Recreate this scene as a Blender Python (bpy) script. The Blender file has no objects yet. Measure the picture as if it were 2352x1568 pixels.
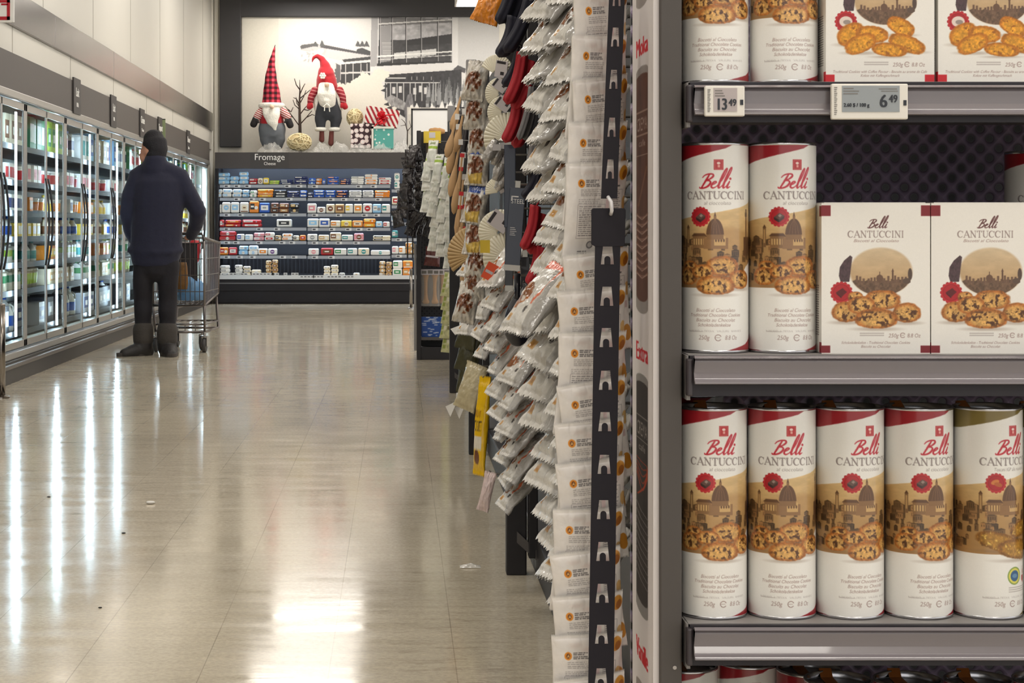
import bpy, math, random
import numpy as np
from mathutils import Vector, Matrix, Euler

# ------------------------------------------------------------------ camera, world, light, exposure
sc = bpy.context.scene
COL = sc.collection
F, CX, CY, CAMH = 4150.0, 915.0, 525.0, 1.058      # focal length and vanishing point in photo pixels
cam = bpy.data.cameras.new('camera'); cam_o = bpy.data.objects.new('camera', cam); COL.objects.link(cam_o)
cam_o.location = (0, 0, CAMH); cam_o.rotation_euler = (math.pi/2, 0, 0)
cam.sensor_width = 36; cam.lens = 36*F/2352
cam.shift_x = (1176-CX)/2352; cam.shift_y = -(784-CY)/2352
cam.clip_start = .05; cam.clip_end = 200
sc.camera = cam_o
w = bpy.data.worlds.new('world'); sc.world = w; w.use_nodes = True
w.node_tree.nodes['Background'].inputs[0].default_value = (1, .985, .968, 1)
w.node_tree.nodes['Background'].inputs[1].default_value = .85
sc.view_settings.view_transform = 'Standard'; sc.view_settings.look = 'None'
sc.view_settings.gamma = 1; sc.view_settings.use_curve_mapping = False
sc.view_settings.exposure = 0.58
try:
    c = sc.cycles
    c.max_bounces = 5; c.diffuse_bounces = 3; c.glossy_bounces = 2; c.transmission_bounces = 2
    c.transparent_max_bounces = 8; c.caustics_reflective = False; c.caustics_refractive = False
    c.sample_clamp_indirect = 6.0; c.use_adaptive_sampling = True; c.adaptive_threshold = .05; c.use_light_tree = False
except Exception:
    pass
CEIL_LIGHT = 9.5       # emission of the ceiling troffers
LED = 24.0              # emission of the cold white cooler strips

def P(px, py, Y):       # photo pixel at distance Y -> a point of the place
    return Vector(((px-CX)*Y/F, Y, CAMH-(py-CY)*Y/F))
PI = math.pi
R = random.Random(7)
ORD = ['zeroth','first','second','third','fourth','fifth','sixth','seventh','eighth','ninth','tenth','eleventh','twelfth','thirteenth',
       'fourteenth','fifteenth','sixteenth','seventeenth','eighteenth','nineteenth','twentieth','twenty-first','twenty-second','twenty-third',
       'twenty-fourth','twenty-fifth','twenty-sixth','twenty-seventh','twenty-eighth']

# ------------------------------------------------------------------ materials
def lin(c):
    return tuple(((x/255)/12.92 if x/255 <= .04045 else ((x/255+.055)/1.055)**2.4) for x in c[:3])
_M = {}
def mat(name, col=(200,200,200), rough=.5, metal=0, emit=0, noise=0, nscale=20, bump=0, bscale=60, coat=0, alpha=1, sheen=0, spec=.5):
    if name in _M: return _M[name]
    m = bpy.data.materials.new(name); m.use_nodes = True; nt = m.node_tree; b = nt.nodes['Principled BSDF']
    L = lin(col)+(1,)
    b.inputs['Base Color'].default_value = L; b.inputs['Roughness'].default_value = rough; b.inputs['Metallic'].default_value = metal
    b.inputs['Coat Weight'].default_value = coat; b.inputs['Alpha'].default_value = alpha; b.inputs['Sheen Weight'].default_value = sheen
    b.inputs['Specular IOR Level'].default_value = spec
    if emit:
        b.inputs['Emission Color'].default_value = L; b.inputs['Emission Strength'].default_value = emit
    if noise or bump:
        tc = nt.nodes.new('ShaderNodeTexCoord')
    if noise:
        n = nt.nodes.new('ShaderNodeTexNoise'); n.inputs['Scale'].default_value = nscale; n.inputs['Detail'].default_value = 5
        r = nt.nodes.new('ShaderNodeMapRange'); r.inputs[3].default_value = 1-noise; r.inputs[4].default_value = 1+noise
        x = nt.nodes.new('ShaderNodeMix'); x.data_type = 'RGBA'; x.blend_type = 'MULTIPLY'; x.inputs[0].default_value = 1
        nt.links.new(tc.outputs['Object'], n.inputs['Vector']); nt.links.new(n.outputs['Fac'], r.inputs[0])
        x.inputs[6].default_value = L; nt.links.new(r.outputs[0], x.inputs[7]); nt.links.new(x.outputs[2], b.inputs['Base Color'])
    if bump:
        n2 = nt.nodes.new('ShaderNodeTexNoise'); n2.inputs['Scale'].default_value = bscale; n2.inputs['Detail'].default_value = 4
        bp = nt.nodes.new('ShaderNodeBump'); bp.inputs['Strength'].default_value = bump; bp.inputs['Distance'].default_value = .01
        nt.links.new(tc.outputs['Object'], n2.inputs['Vector']); nt.links.new(n2.outputs['Fac'], bp.inputs['Height'])
        nt.links.new(bp.outputs[0], b.inputs['Normal'])
    _M[name] = m; return m
def art_mat(name, rough=.4, coat=0, bump=0, bscale=40, spec=.5):
    if name in _M: return _M[name]
    m = mat(name, (255,255,255), rough, coat=coat, bump=bump, bscale=bscale, spec=spec); nt = m.node_tree
    a = nt.nodes.new('ShaderNodeAttribute'); a.attribute_name = 'art'
    nt.links.new(a.outputs['Color'], nt.nodes['Principled BSDF'].inputs['Base Color'])
    return m
def film_mat(name, col, tr=.6, rough=.12, bump=.3, bscale=50):     # thin clear plastic film
    if name in _M: return _M[name]
    m = bpy.data.materials.new(name); m.use_nodes = True; nt = m.node_tree; nt.nodes.clear()
    o = nt.nodes.new('ShaderNodeOutputMaterial'); mx = nt.nodes.new('ShaderNodeMixShader')
    t = nt.nodes.new('ShaderNodeBsdfTransparent'); p = nt.nodes.new('ShaderNodeBsdfPrincipled')
    p.inputs['Base Color'].default_value = lin(col)+(1,); p.inputs['Roughness'].default_value = rough
    mx.inputs[0].default_value = 1-tr
    nt.links.new(t.outputs[0], mx.inputs[1]); nt.links.new(p.outputs[0], mx.inputs[2]); nt.links.new(mx.outputs[0], o.inputs[0])
    if bump:
        tc = nt.nodes.new('ShaderNodeTexCoord'); n = nt.nodes.new('ShaderNodeTexNoise'); n.inputs['Scale'].default_value = bscale
        bp = nt.nodes.new('ShaderNodeBump'); bp.inputs['Strength'].default_value = bump; bp.inputs['Distance'].default_value = .02
        nt.links.new(tc.outputs['Object'], n.inputs['Vector']); nt.links.new(n.outputs['Fac'], bp.inputs['Height']); nt.links.new(bp.outputs[0], p.inputs['Normal'])
    _M[name] = m; return m
def glass_mat():
    if 'cooler_glass' in _M: return _M['cooler_glass']
    m = bpy.data.materials.new('cooler_glass'); m.use_nodes = True; nt = m.node_tree; nt.nodes.clear()
    o = nt.nodes.new('ShaderNodeOutputMaterial'); mx = nt.nodes.new('ShaderNodeMixShader')
    t = nt.nodes.new('ShaderNodeBsdfTransparent'); t.inputs[0].default_value = (.93,.97,.96,1)
    g = nt.nodes.new('ShaderNodeBsdfGlossy'); g.inputs['Roughness'].default_value = .03
    lw = nt.nodes.new('ShaderNodeLayerWeight'); pw_ = nt.nodes.new('ShaderNodeMath'); pw_.operation = 'POWER'; pw_.inputs[1].default_value = 5; nt.links.new(lw.outputs['Facing'], pw_.inputs[0])
    f = nt.nodes.new('ShaderNodeMapRange'); f.inputs[3].default_value = .015; f.inputs[4].default_value = .16; nt.links.new(pw_.outputs[0], f.inputs[0])
    nt.links.new(f.outputs[0], mx.inputs[0]); nt.links.new(t.outputs[0], mx.inputs[1]); nt.links.new(g.outputs[0], mx.inputs[2]); nt.links.new(mx.outputs[0], o.inputs[0])
    _M['cooler_glass'] = m; return m

# ------------------------------------------------------------------ mesh builder
class MB:
    def __init__(s): s.v = []; s.f = []; s.m = []
    def add(s, vs, fs, m=0, M=None):
        o = len(s.v)
        for p in vs:
            p = Vector(p); s.v.append(tuple(M @ p) if M else tuple(p))
        for f in fs: s.f.append(tuple(o+i for i in f)); s.m.append(m)
        return s
    def box(s, x0, x1, y0, y1, z0, z1, m=0, M=None):
        return s.add([(x0,y0,z0),(x1,y0,z0),(x1,y1,z0),(x0,y1,z0),(x0,y0,z1),(x1,y0,z1),(x1,y1,z1),(x0,y1,z1)],
                     [(0,3,2,1),(4,5,6,7),(0,1,5,4),(1,2,6,5),(2,3,7,6),(3,0,4,7)], m, M)
    def rings(s, rings, m=0, caps=True, M=None, closed=True):
        n = len(rings[0]); vs = [p for r in rings for p in r]; fs = []
        for i in range(len(rings)-1):
            for j in range(n if closed else n-1):
                k = (j+1) % n; fs.append((i*n+j, i*n+k, (i+1)*n+k, (i+1)*n+j))
        if caps and closed:
            fs.append(tuple(range(n-1,-1,-1))); fs.append(tuple((len(rings)-1)*n+j for j in range(n)))
        return s.add(vs, fs, m, M)
    def lathe(s, prof, n=32, m=0, M=None, caps=False):
        return s.rings([[(r*math.cos(2*PI*j/n), r*math.sin(2*PI*j/n), z) for j in range(n)] for r, z in prof], m, caps, M)
    def tube(s, path, r, n=8, m=0, M=None, flat=1.0):
        path = [Vector(p) for p in path]; rs = r if isinstance(r, (list,tuple)) else [r]*len(path); out = []
        up = None
        for i, p in enumerate(path):
            d = (path[min(i+1,len(path)-1)]-path[max(i-1,0)])
            d = d.normalized() if d.length > 1e-9 else Vector((0,0,1))
            if up is None: up = Vector((0,0,1)) if abs(d.z) < .9 else Vector((0,1,0))
            a = d.cross(up); a = a.normalized() if a.length > 1e-6 else d.orthogonal().normalized()
            b = a.cross(d).normalized(); up = b
            out.append([p + (a*math.cos(2*PI*j/n) + b*math.sin(2*PI*j/n)*flat)*rs[i] for j in range(n)])
        return s.rings(out, m, True, M)
    def prism(s, poly, d0, d1, m=0, M=None):       # polygon in x,z swept along y
        n = len(poly); vs = [(x,d0,z) for x,z in poly]+[(x,d1,z) for x,z in poly]
        fs = [tuple(range(n)), tuple(range(2*n-1,n-1,-1))]+[(i,n+i,n+(i+1)%n,(i+1)%n) for i in range(n)]
        return s.add(vs, fs, m, M)
    def sphere(s, c, rx, ry=None, rz=None, n=16, m=0, M=None):
        ry = ry or rx; rz = rz or rx; k = n//2
        return s.rings([[(c[0]+rx*math.sin(PI*i/k)*math.cos(2*PI*j/n), c[1]+ry*math.sin(PI*i/k)*math.sin(2*PI*j/n), c[2]-rz*math.cos(PI*i/k)) for j in range(n)] for i in range(k+1)], m, False, M)
    def build(s, name, mats, parent=None, smooth=False, bevel=0, loc=None, rot=None):
        me = bpy.data.meshes.new(name); me.from_pydata(s.v, [], s.f)
        mats = mats if isinstance(mats, (list,tuple)) else [mats]
        for x in mats: me.materials.append(x)
        if len(mats) > 1: me.polygons.foreach_set('material_index', s.m)
        if smooth: me.polygons.foreach_set('use_smooth', [True]*len(s.f))
        me.update()
        o = bpy.data.objects.new(name, me); COL.objects.link(o)
        if parent: o.parent = parent
        if loc is not None: o.location = loc
        if rot is not None: o.rotation_euler = rot
        if bevel:
            b = o.modifiers.new('bevel', 'BEVEL'); b.width = bevel; b.segments = 2; b.limit_method = 'ANGLE'
        return o
def tag(o, label, cat, group=None):
    o['label'] = label; o['category'] = cat
    if group: o['group'] = group
    return o
def struct(o): o['kind'] = 'structure'; return o
def thing(name, label, cat, loc=(0,0,0), rot=(0,0,0), group=None):
    o = bpy.data.objects.new(name, None); COL.objects.link(o); o.empty_display_size = .05
    o.location = loc; o.rotation_euler = rot
    return tag(o, label, cat, group)
def dup(root, loc=None, rot=None, label=None, group=None, scale=None):
    def cp(o, par):
        c = o.copy(); COL.objects.link(c)
        if par: c.parent = par
        for ch in list(o.children): cp(ch, c)
        return c
    r = cp(root, None)
    if loc is not None: r.location = loc
    if rot is not None: r.rotation_euler = rot
    if label: r['label'] = label
    if group: r['group'] = group
    if scale: r.scale = scale
    return r

# ------------------------------------------------------------------ drawn artwork (numpy raster kept as a colour attribute on a fine mesh)
_perm = np.random.RandomState(3).rand(256,256)
def vnoise(x, y, seed=0):
    x = np.asarray(x)+seed*17.3; y = np.asarray(y)+seed*31.7
    xi = np.floor(x).astype(int); yi = np.floor(y).astype(int); fx = x-xi; fy = y-yi
    fx = fx*fx*(3-2*fx); fy = fy*fy*(3-2*fy); g = lambda a, b: _perm[a & 255, b & 255]
    return (g(xi,yi)*(1-fx)+g(xi+1,yi)*fx)*(1-fy)+(g(xi,yi+1)*(1-fx)+g(xi+1,yi+1)*fx)*fy
def fbm(x, y, seed=0, o=4):
    t = 0; a = .5; k = 1
    for i in range(o): t = t+a*vnoise(x*k, y*k, seed+i); a *= .5; k *= 2
    return t/(1-.5**o)
_TX = {}
def text_tris(s):
    if s in _TX: return _TX[s]
    cu = bpy.data.curves.new('txt', 'FONT'); cu.body = s; cu.size = 1; cu.resolution_u = 3
    o = bpy.data.objects.new('txt', cu); me = o.to_mesh(); me.calc_loop_triangles()
    v = np.array([p.co[:2] for p in me.vertices]) if len(me.vertices) else np.zeros((0,2))
    t = np.array([list(q.vertices) for q in me.loop_triangles]) if len(me.loop_triangles) else np.zeros((0,3),int)
    o.to_mesh_clear(); bpy.data.objects.remove(o); bpy.data.curves.remove(cu)
    _TX[s] = (v, t); return v, t
class Art:
    def __init__(s, w, h, bg, ss=2, x0=0, y0=0):
        s.w, s.h, s.k, s.x0, s.y0 = w, h, ss, x0, y0
        s.a = np.empty((int(h*ss), int(w*ss), 3)); s.a[:] = np.array(bg)/255.
    def win(s, x0, y0, x1, y1):
        k = s.k; H, W = s.a.shape[:2]
        i0 = max(0, int((y0-s.y0)*k)-1); i1 = min(H, int((y1-s.y0)*k)+2); j0 = max(0, int((x0-s.x0)*k)-1); j1 = min(W, int((x1-s.x0)*k)+2)
        if i1 <= i0 or j1 <= j0: return None
        Y, X = np.mgrid[i0:i1, j0:j1]
        return (slice(i0,i1), slice(j0,j1)), (X+.5)/k+s.x0, (Y+.5)/k+s.y0
    def put(s, sl, mask, col, a=1):
        c = np.asarray(col, float)
        if c.ndim == 1: c = c[:3]
        mk = (mask*a)[...,None]; s.a[sl] = s.a[sl]*(1-mk)+c/255.*mk
    def inside(s, pts, X, Y):
        m = np.zeros(X.shape, bool); n = len(pts)
        for i in range(n):
            (xa,ya),(xb,yb) = pts[i], pts[(i+1)%n]
            if ya == yb: continue
            m ^= ((ya > Y) != (yb > Y)) & (X < (xb-xa)*(Y-ya)/(yb-ya)+xa)
        return m
    def poly(s, pts, col, a=1):
        xs = [p[0] for p in pts]; ys = [p[1] for p in pts]; q = s.win(min(xs),min(ys),max(xs),max(ys))
        if q is None: return
        sl, X, Y = q; c = col(X, Y) if callable(col) else col
        s.put(sl, s.inside(pts, X, Y).astype(float), c, a)
    def rect(s, x0, y0, x1, y1, col, a=1): s.poly([(x0,y0),(x1,y0),(x1,y1),(x0,y1)], col, a)
    def ell(s, cx, cy, rx, ry, col, a=1, rot=0, soft=0):
        r = max(rx,ry)*(1+soft); q = s.win(cx-r,cy-r,cx+r,cy+r)
        if q is None: return
        sl, X, Y = q; c, n = math.cos(rot), math.sin(rot)
        d = np.hypot(((X-cx)*c+(Y-cy)*n)/rx, (-(X-cx)*n+(Y-cy)*c)/ry)
        m = (d < 1).astype(float) if not soft else np.clip((1+soft-d)/(2*soft),0,1)
        s.put(sl, m, col(X,Y) if callable(col) else col, a)
    def stroke(s, pts, wd, col, a=1, smooth=False):
        if smooth: pts, wd = catmull(pts, wd)
        ws = wd if isinstance(wd, (list,tuple)) else [wd]*len(pts); r = max(ws)
        xs = [p[0] for p in pts]; ys = [p[1] for p in pts]; q = s.win(min(xs)-r,min(ys)-r,max(xs)+r,max(ys)+r)
        if q is None: return
        sl, X, Y = q; m = np.zeros(X.shape, bool)
        for i in range(len(pts)-1):
            (xa,ya),(xb,yb) = pts[i], pts[i+1]; dx, dy = xb-xa, yb-ya; L = dx*dx+dy*dy+1e-9
            t = np.clip(((X-xa)*dx+(Y-ya)*dy)/L, 0, 1)
            m |= np.hypot(X-xa-t*dx, Y-ya-t*dy) < (ws[i]*(1-t)+ws[i+1]*t)/2
        s.put(sl, m.astype(float), col, a)
    def text(s, st, cx, cy, size, col, shear=0, wide=1, a=1, align='c', fit=None):
        v, t = text_tris(st)
        if not len(t): return
        v = v.copy(); v[:,0] += v[:,1]*shear; v[:,0] -= v[:,0].min(); W = v[:,0].max()
        if fit: wide = fit/(W*size)
        if align == 'c': v[:,0] -= W/2
        px = cx+v[:,0]*size*wide; py = cy-v[:,1]*size
        q = s.win(px.min(),py.min(),px.max(),py.max())
        if q is None: return
        sl, X, Y = q; m = np.zeros(X.shape, bool); k = s.k
        ox = X[0,0]; oy = Y[0,0]
        for i,j,l in t:
            xa,ya,xb,yb,xc,yc = px[i],py[i],px[j],py[j],px[l],py[l]
            u0 = max(0,int((min(xa,xb,xc)-ox)*k)); u1 = int((max(xa,xb,xc)-ox)*k)+2; v0 = max(0,int((min(ya,yb,yc)-oy)*k)); v1 = int((max(ya,yb,yc)-oy)*k)+2
            x = X[v0:v1,u0:u1]; y = Y[v0:v1,u0:u1]
            d1 = (x-xb)*(ya-yb)-(xa-xb)*(y-yb); d2 = (x-xc)*(yb-yc)-(xb-xc)*(y-yc); d3 = (x-xa)*(yc-ya)-(xc-xa)*(y-ya)
            m[v0:v1,u0:u1] |= ((d1>=0)&(d2>=0)&(d3>=0)) | ((d1<=0)&(d2<=0)&(d3<=0))
        s.put(sl, m.astype(float), col, a)
    def grain(s, amt, sx, sy, seed=0):
        q = s.win(s.x0, s.y0, s.x0+s.w, s.y0+s.h); sl, X, Y = q
        s.a[sl] *= (1+amt*(fbm(X/sx, Y/sy, seed)-.5)*2)[...,None]
    def out(s):
        k = s.k; H, W = s.a.shape[0]//k, s.a.shape[1]//k
        return np.clip(s.a[:H*k,:W*k].reshape(H,k,W,k,3).mean((1,3)), 0, 1)
def catmull(pts, wd, n=8):
    ws = wd if isinstance(wd,(list,tuple)) else [wd]*len(pts); o = []; ow = []
    for i in range(len(pts)-1):
        p0 = pts[max(i-1,0)]; p1 = pts[i]; p2 = pts[i+1]; p3 = pts[min(i+2,len(pts)-1)]
        for k in range(n):
            t = k/n
            o.append(tuple(.5*((2*p1[d])+(-p0[d]+p2[d])*t+(2*p0[d]-5*p1[d]+4*p2[d]-p3[d])*t*t+(-p0[d]+3*p1[d]-3*p2[d]+p3[d])*t**3) for d in (0,1)))
            ow.append(ws[i]*(1-t)+ws[i+1]*t)
    o.append(tuple(pts[-1])); ow.append(ws[-1]); return o, ow
def samp(img, u, v):            # bilinear, u right, v down, 0..1
    H, W = img.shape[:2]; x = np.clip(u*W-.5,0,W-1.001); y = np.clip(v*H-.5,0,H-1.001)
    i = y.astype(int); j = x.astype(int); fy = (y-i)[...,None]; fx = (x-j)[...,None]
    i1 = np.minimum(i+1,H-1); j1 = np.minimum(j+1,W-1)
    return (img[i,j]*(1-fx)+img[i,j1]*fx)*(1-fy)+(img[i1,j]*(1-fx)+img[i1,j1]*fx)*fy
def art_grid(name, co, rgb, material, parent=None, smooth=True, wrap=False, loc=None, rot=None):
    """co (rows, cols, 3) points, rgb the sRGB colours at them; one sheet of quads with the colour attribute 'art'"""
    h, wd = co.shape[:2]; me = bpy.data.meshes.new(name)
    idx = np.arange(h*wd).reshape(h,wd)
    if wrap: a = idx[:-1]; b = np.roll(idx,-1,1)[:-1]; c = np.roll(idx,-1,1)[1:]; d = idx[1:]
    else: a = idx[:-1,:-1]; b = idx[:-1,1:]; c = idx[1:,1:]; d = idx[1:,:-1]
    f = np.stack([d,c,b,a],-1).reshape(-1,4)
    me.vertices.add(h*wd); me.vertices.foreach_set('co', co.reshape(-1).astype(np.float32))
    n = len(f); me.loops.add(n*4); me.loops.foreach_set('vertex_index', f.reshape(-1).astype(np.int32))
    me.polygons.add(n); me.polygons.foreach_set('loop_start', np.arange(0,n*4,4,dtype=np.int32)); me.polygons.foreach_set('loop_total', np.full(n,4,np.int32))
    me.polygons.foreach_set('use_smooth', np.full(n, smooth)); me.materials.append(material); me.update(calc_edges=True); me.validate()
    at = me.color_attributes.new('art', 'FLOAT_COLOR', 'POINT')
    c = np.clip(rgb.reshape(-1,3),0,1); l = np.where(c <= .04045, c/12.92, ((c+.055)/1.055)**2.4)
    at.data.foreach_set('color', np.concatenate([l, np.ones((len(l),1))],1).astype(np.float32).reshape(-1))
    o = bpy.data.objects.new(name, me); COL.objects.link(o)
    if parent: o.parent = parent
    if loc is not None: o.location = loc
    if rot is not None: o.rotation_euler = rot
    return o
def flat_art(name, img, x0, x1, z0, z1, y, material, parent=None, nx=None, nz=None):    # faces -y
    H, W = img.shape[:2]; nx = nx or W; nz = nz or H
    u = np.linspace(0,1,nx); v = np.linspace(0,1,nz); U, V = np.meshgrid(u, v)
    return art_grid(name, np.stack([x0+(x1-x0)*U, np.full_like(U,y), z1+(z0-z1)*V],-1), samp(img,U,V), material, parent, False)
def letters(name, s, size, x, z, y, material, parent, M=None, depth=.004, wide=1, bold=0):     # raised lettering facing -y, centred on x
    v, t = text_tris(s); mb = MB(); W = v[:,0].max()+v[:,0].min()
    n = len(v); fr = [((p[0]-W/2)*size*wide+x, y-depth, p[1]*size+z) for p in v]; bk = [((p[0]-W/2)*size*wide+x, y, p[1]*size+z) for p in v]
    ed = {}
    for q in t:
        for a, b in ((q[0],q[1]),(q[1],q[2]),(q[2],q[0])): ed[(a,b)] = 1
    fs = [tuple(q) for q in t]+[(a,b,n+b,n+a) for (a,b) in ed if (b,a) not in ed]
    for k in ((0,) if not bold else (-bold,0,bold)):
        mb.add([(p[0]+k,p[1]+abs(k)*.02,p[2]) for p in fr+bk], fs, 0, M)
    return mb.build(name, material, parent)
# ------------------------------------------------------------------ the building
XW = -2.70; YB = 26.2
def floor_material():
    m = bpy.data.materials.new('polished_vinyl_tile'); m.use_nodes = True; nt = m.node_tree; N = nt.nodes.new; L = nt.links.new
    b = nt.nodes['Principled BSDF']; geo = N('ShaderNodeNewGeometry'); sep = N('ShaderNodeSeparateXYZ'); L(geo.outputs['Position'], sep.inputs[0])
    def math_(op, a, c=None):
        n = N('ShaderNodeMath'); n.operation = op
        for i, x in enumerate((a, c)):
            if x is None: continue
            if isinstance(x, (int,float)): n.inputs[i].default_value = x
            else: L(x, n.inputs[i])
        return n.outputs[0]
    def noise(scale, detail=4, rough=.55):
        mp = N('ShaderNodeMapping'); mp.inputs['Scale'].default_value = scale; L(geo.outputs['Position'], mp.inputs[0])
        n = N('ShaderNodeTexNoise'); n.inputs['Scale'].default_value = 1; n.inputs['Detail'].default_value = detail; n.inputs['Roughness'].default_value = rough
        L(mp.outputs[0], n.inputs['Vector']); return n.outputs['Fac']
    def rng(x, a, c, lo=0, hi=1):
        n = N('ShaderNodeMapRange'); n.inputs[1].default_value = lo; n.inputs[2].default_value = hi; n.inputs[3].default_value = a; n.inputs[4].default_value = c; L(x, n.inputs[0]); return n.outputs[0]
    def mix(f, a, c, mode='MIX'):
        n = N('ShaderNodeMix'); n.data_type = 'RGBA'; n.blend_type = mode
        for s, x in ((0,f),(6,a),(7,c)):
            if isinstance(x, (int,float)): n.inputs[s].default_value = x
            elif isinstance(x, tuple): n.inputs[s].default_value = x
            else: L(x, n.inputs[s])
        return n.outputs[2]
    T = .3048
    jx = math_('ABSOLUTE', math_('SUBTRACT', math_('FRACT', math_('DIVIDE', math_('ADD', sep.outputs[0], 20*T-.139+T/2), T)), .5))
    jy = math_('ABSOLUTE', math_('SUBTRACT', math_('FRACT', math_('DIVIDE', math_('ADD', sep.outputs[1], .10), T)), .5))
    gx = math_('LESS_THAN', jx, .004); gy = math_('MULTIPLY', math_('LESS_THAN', jy, .004), .06)
    joint = math_('MULTIPLY', math_('MAXIMUM', gx, gy), rng(noise((1.3,.6,1)), .15, 1, .35, .65))
    c0 = lin((206,195,174))+(1,)
    big = rng(noise((1.1,.8,1), 3), .88, 1.10, .3, .7); fine = rng(noise((70,80,1), 6, .7), .78, 1.20, .3, .7); streak = rng(noise((3,26,1), 5), .93, 1.07, .3, .7)
    col = mix(1.0, mix(1.0, mix(1.0, c0, big, 'MULTIPLY'), fine, 'MULTIPLY'), streak, 'MULTIPLY')
    wear = rng(noise((7,22,1), 6, .75), 0, .6, .52, .68)             # worn darker patches of the finish
    zone = rng(noise((.9,.35,1), 2), 0, 1, .42, .62)
    col = mix(math_('MULTIPLY', wear, zone), col, lin((120,108,90))+(1,))
    col = mix(math_('MULTIPLY', joint, .6), col, lin((74,64,54))+(1,))
    L(col, b.inputs['Base Color'])
    L(rng(noise((2.5,9,1), 5), .07, .17, .3, .75), b.inputs['Roughness'])
    b.inputs['Specular IOR Level'].default_value = .62
    bp = N('ShaderNodeBump'); bp.inputs['Strength'].default_value = .075; bp.inputs['Distance'].default_value = .004
    hsum = math_('SUBTRACT', math_('ADD', noise((2.2,11,1), 4), math_('MULTIPLY', noise((22,60,1), 3), .10)), math_('MULTIPLY', joint, .5))
    L(hsum, bp.inputs['Height']); L(bp.outputs[0], b.inputs['Normal'])
    return m
struct(MB().box(-4.2,6,-8,YB+.3,-.1,0).build('floor', floor_material()))
ceil_m = mat('ceiling_paint', (205,200,190), .9)
struct(MB().box(-4.2,6,-8,YB+.3,4.75,4.85).build('ceiling', ceil_m))
wall_m = mat('wall_panel_paint', (207,203,193), .45, noise=.02, nscale=3)
seam_m = mat('panel_seam', (150,143,130), .6)
mb = MB().box(XW-.12,XW,-8,YB,2.20,4.75)
struct(mb.build('wall_left', wall_m))
mb = MB()
for k in range(-9,6):
    y = 15.97+2.24*k
    mb.box(XW-.004,XW+.002,y-.004,y+.004,2.725,4.75); 
    mb.box(XW-.004,XW+.002,y-2.24*.5+.02,y-2.24*.5+.028,2.275,2.47)
struct(mb.build('trim_1', seam_m))
struct(MB().box(-4.2,6,YB,YB+.12,0,4.75).build('wall_back', mat('mural_wall_paint', (236,231,219), .7)))
struct(MB().box(-3.65,-3.55,-8,YB,0,2.25).build('wall_cooler_back', mat('cooler_room_wall', (60,60,62), .7)))
corner_m = mat('corner_trim_paint', (226,222,212), .4)
struct(MB().box(XW-.06,XW+.02,YB-.10,YB,0,4.75).box(XW+.035,XW+.09,YB-.03,YB,0,4.75).build('trim_2', corner_m, bevel=.006))
steel = mat('brushed_steel', (140,134,128), .2, 1, noise=.22, nscale=3, bump=.05, bscale=8)
# brushed steel band along the wall, one plate after another
ys = [9.0, 11.7, 14.1, 17.0, 20.3, 23.6, 26.1]
for i in range(len(ys)-1):
    tag(MB().box(XW+.001,XW+.022,ys[i]+.006,ys[i+1]-.006,2.47,2.725).build('steel_band_plate', steel, bevel=.004),
        f'brushed steel plate on the wall above the coolers, {ORD[len(ys)-1-i]} from the corner', 'wall trim', 'steel plates along the wall')
# dark frame around the mural
frame_m = mat('charcoal_frame', (58,57,59), .6)
struct(MB().box(-2.585,-2.275,YB-.09,YB-.001,2.235,4.75).box(-2.585,3.2,YB-.088,YB-.001,4.12,4.75).build('trim_3', frame_m, bevel=.012))

# ------------------------------------------------------------------ ceiling troffers
lamp_h = mat('troffer_housing', (215,213,208), .5); lamp_d = mat('troffer_diffuser', (255,249,240), .5, emit=CEIL_LIGHT)
n = 0
for ix, x in enumerate((-1.12, 1.42)):
    for iy, y in enumerate((25.2, 21.2, 17.2, 13.2, 9.2, 5.2, 1.2, -2.8)):
        n += 1
        t = thing('ceiling_light', f'flat white ceiling light {"over the aisle" if ix == 0 else "above the shelving row"}, {ORD[iy+1]} from the mural wall', 'light', (x,y-.6*ix,4.14 if ix else 4.36), group='ceiling lights of the store')
        MB().box(-.62,.62,-.42,.42,.02,.09).box(-.64,.64,-.44,-.42,-.01,.09).box(-.64,.64,.42,.44,-.01,.09).box(-.64,-.62,-.42,.42,-.01,.09).box(.62,.64,-.42,.42,-.01,.09).tube([(-.5,0,.09),(-.5,0,.61 if ix else .39)],.006).tube([(.5,0,.09),(.5,0,.61 if ix else .39)],.006).build('housing', lamp_h, t)
        MB().add([(-.62,-.42,.008),(-.62,.42,.008),(.62,.42,.008),(.62,-.42,.008)],[(0,1,2,3)]).build('diffuser', lamp_d, t)

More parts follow.
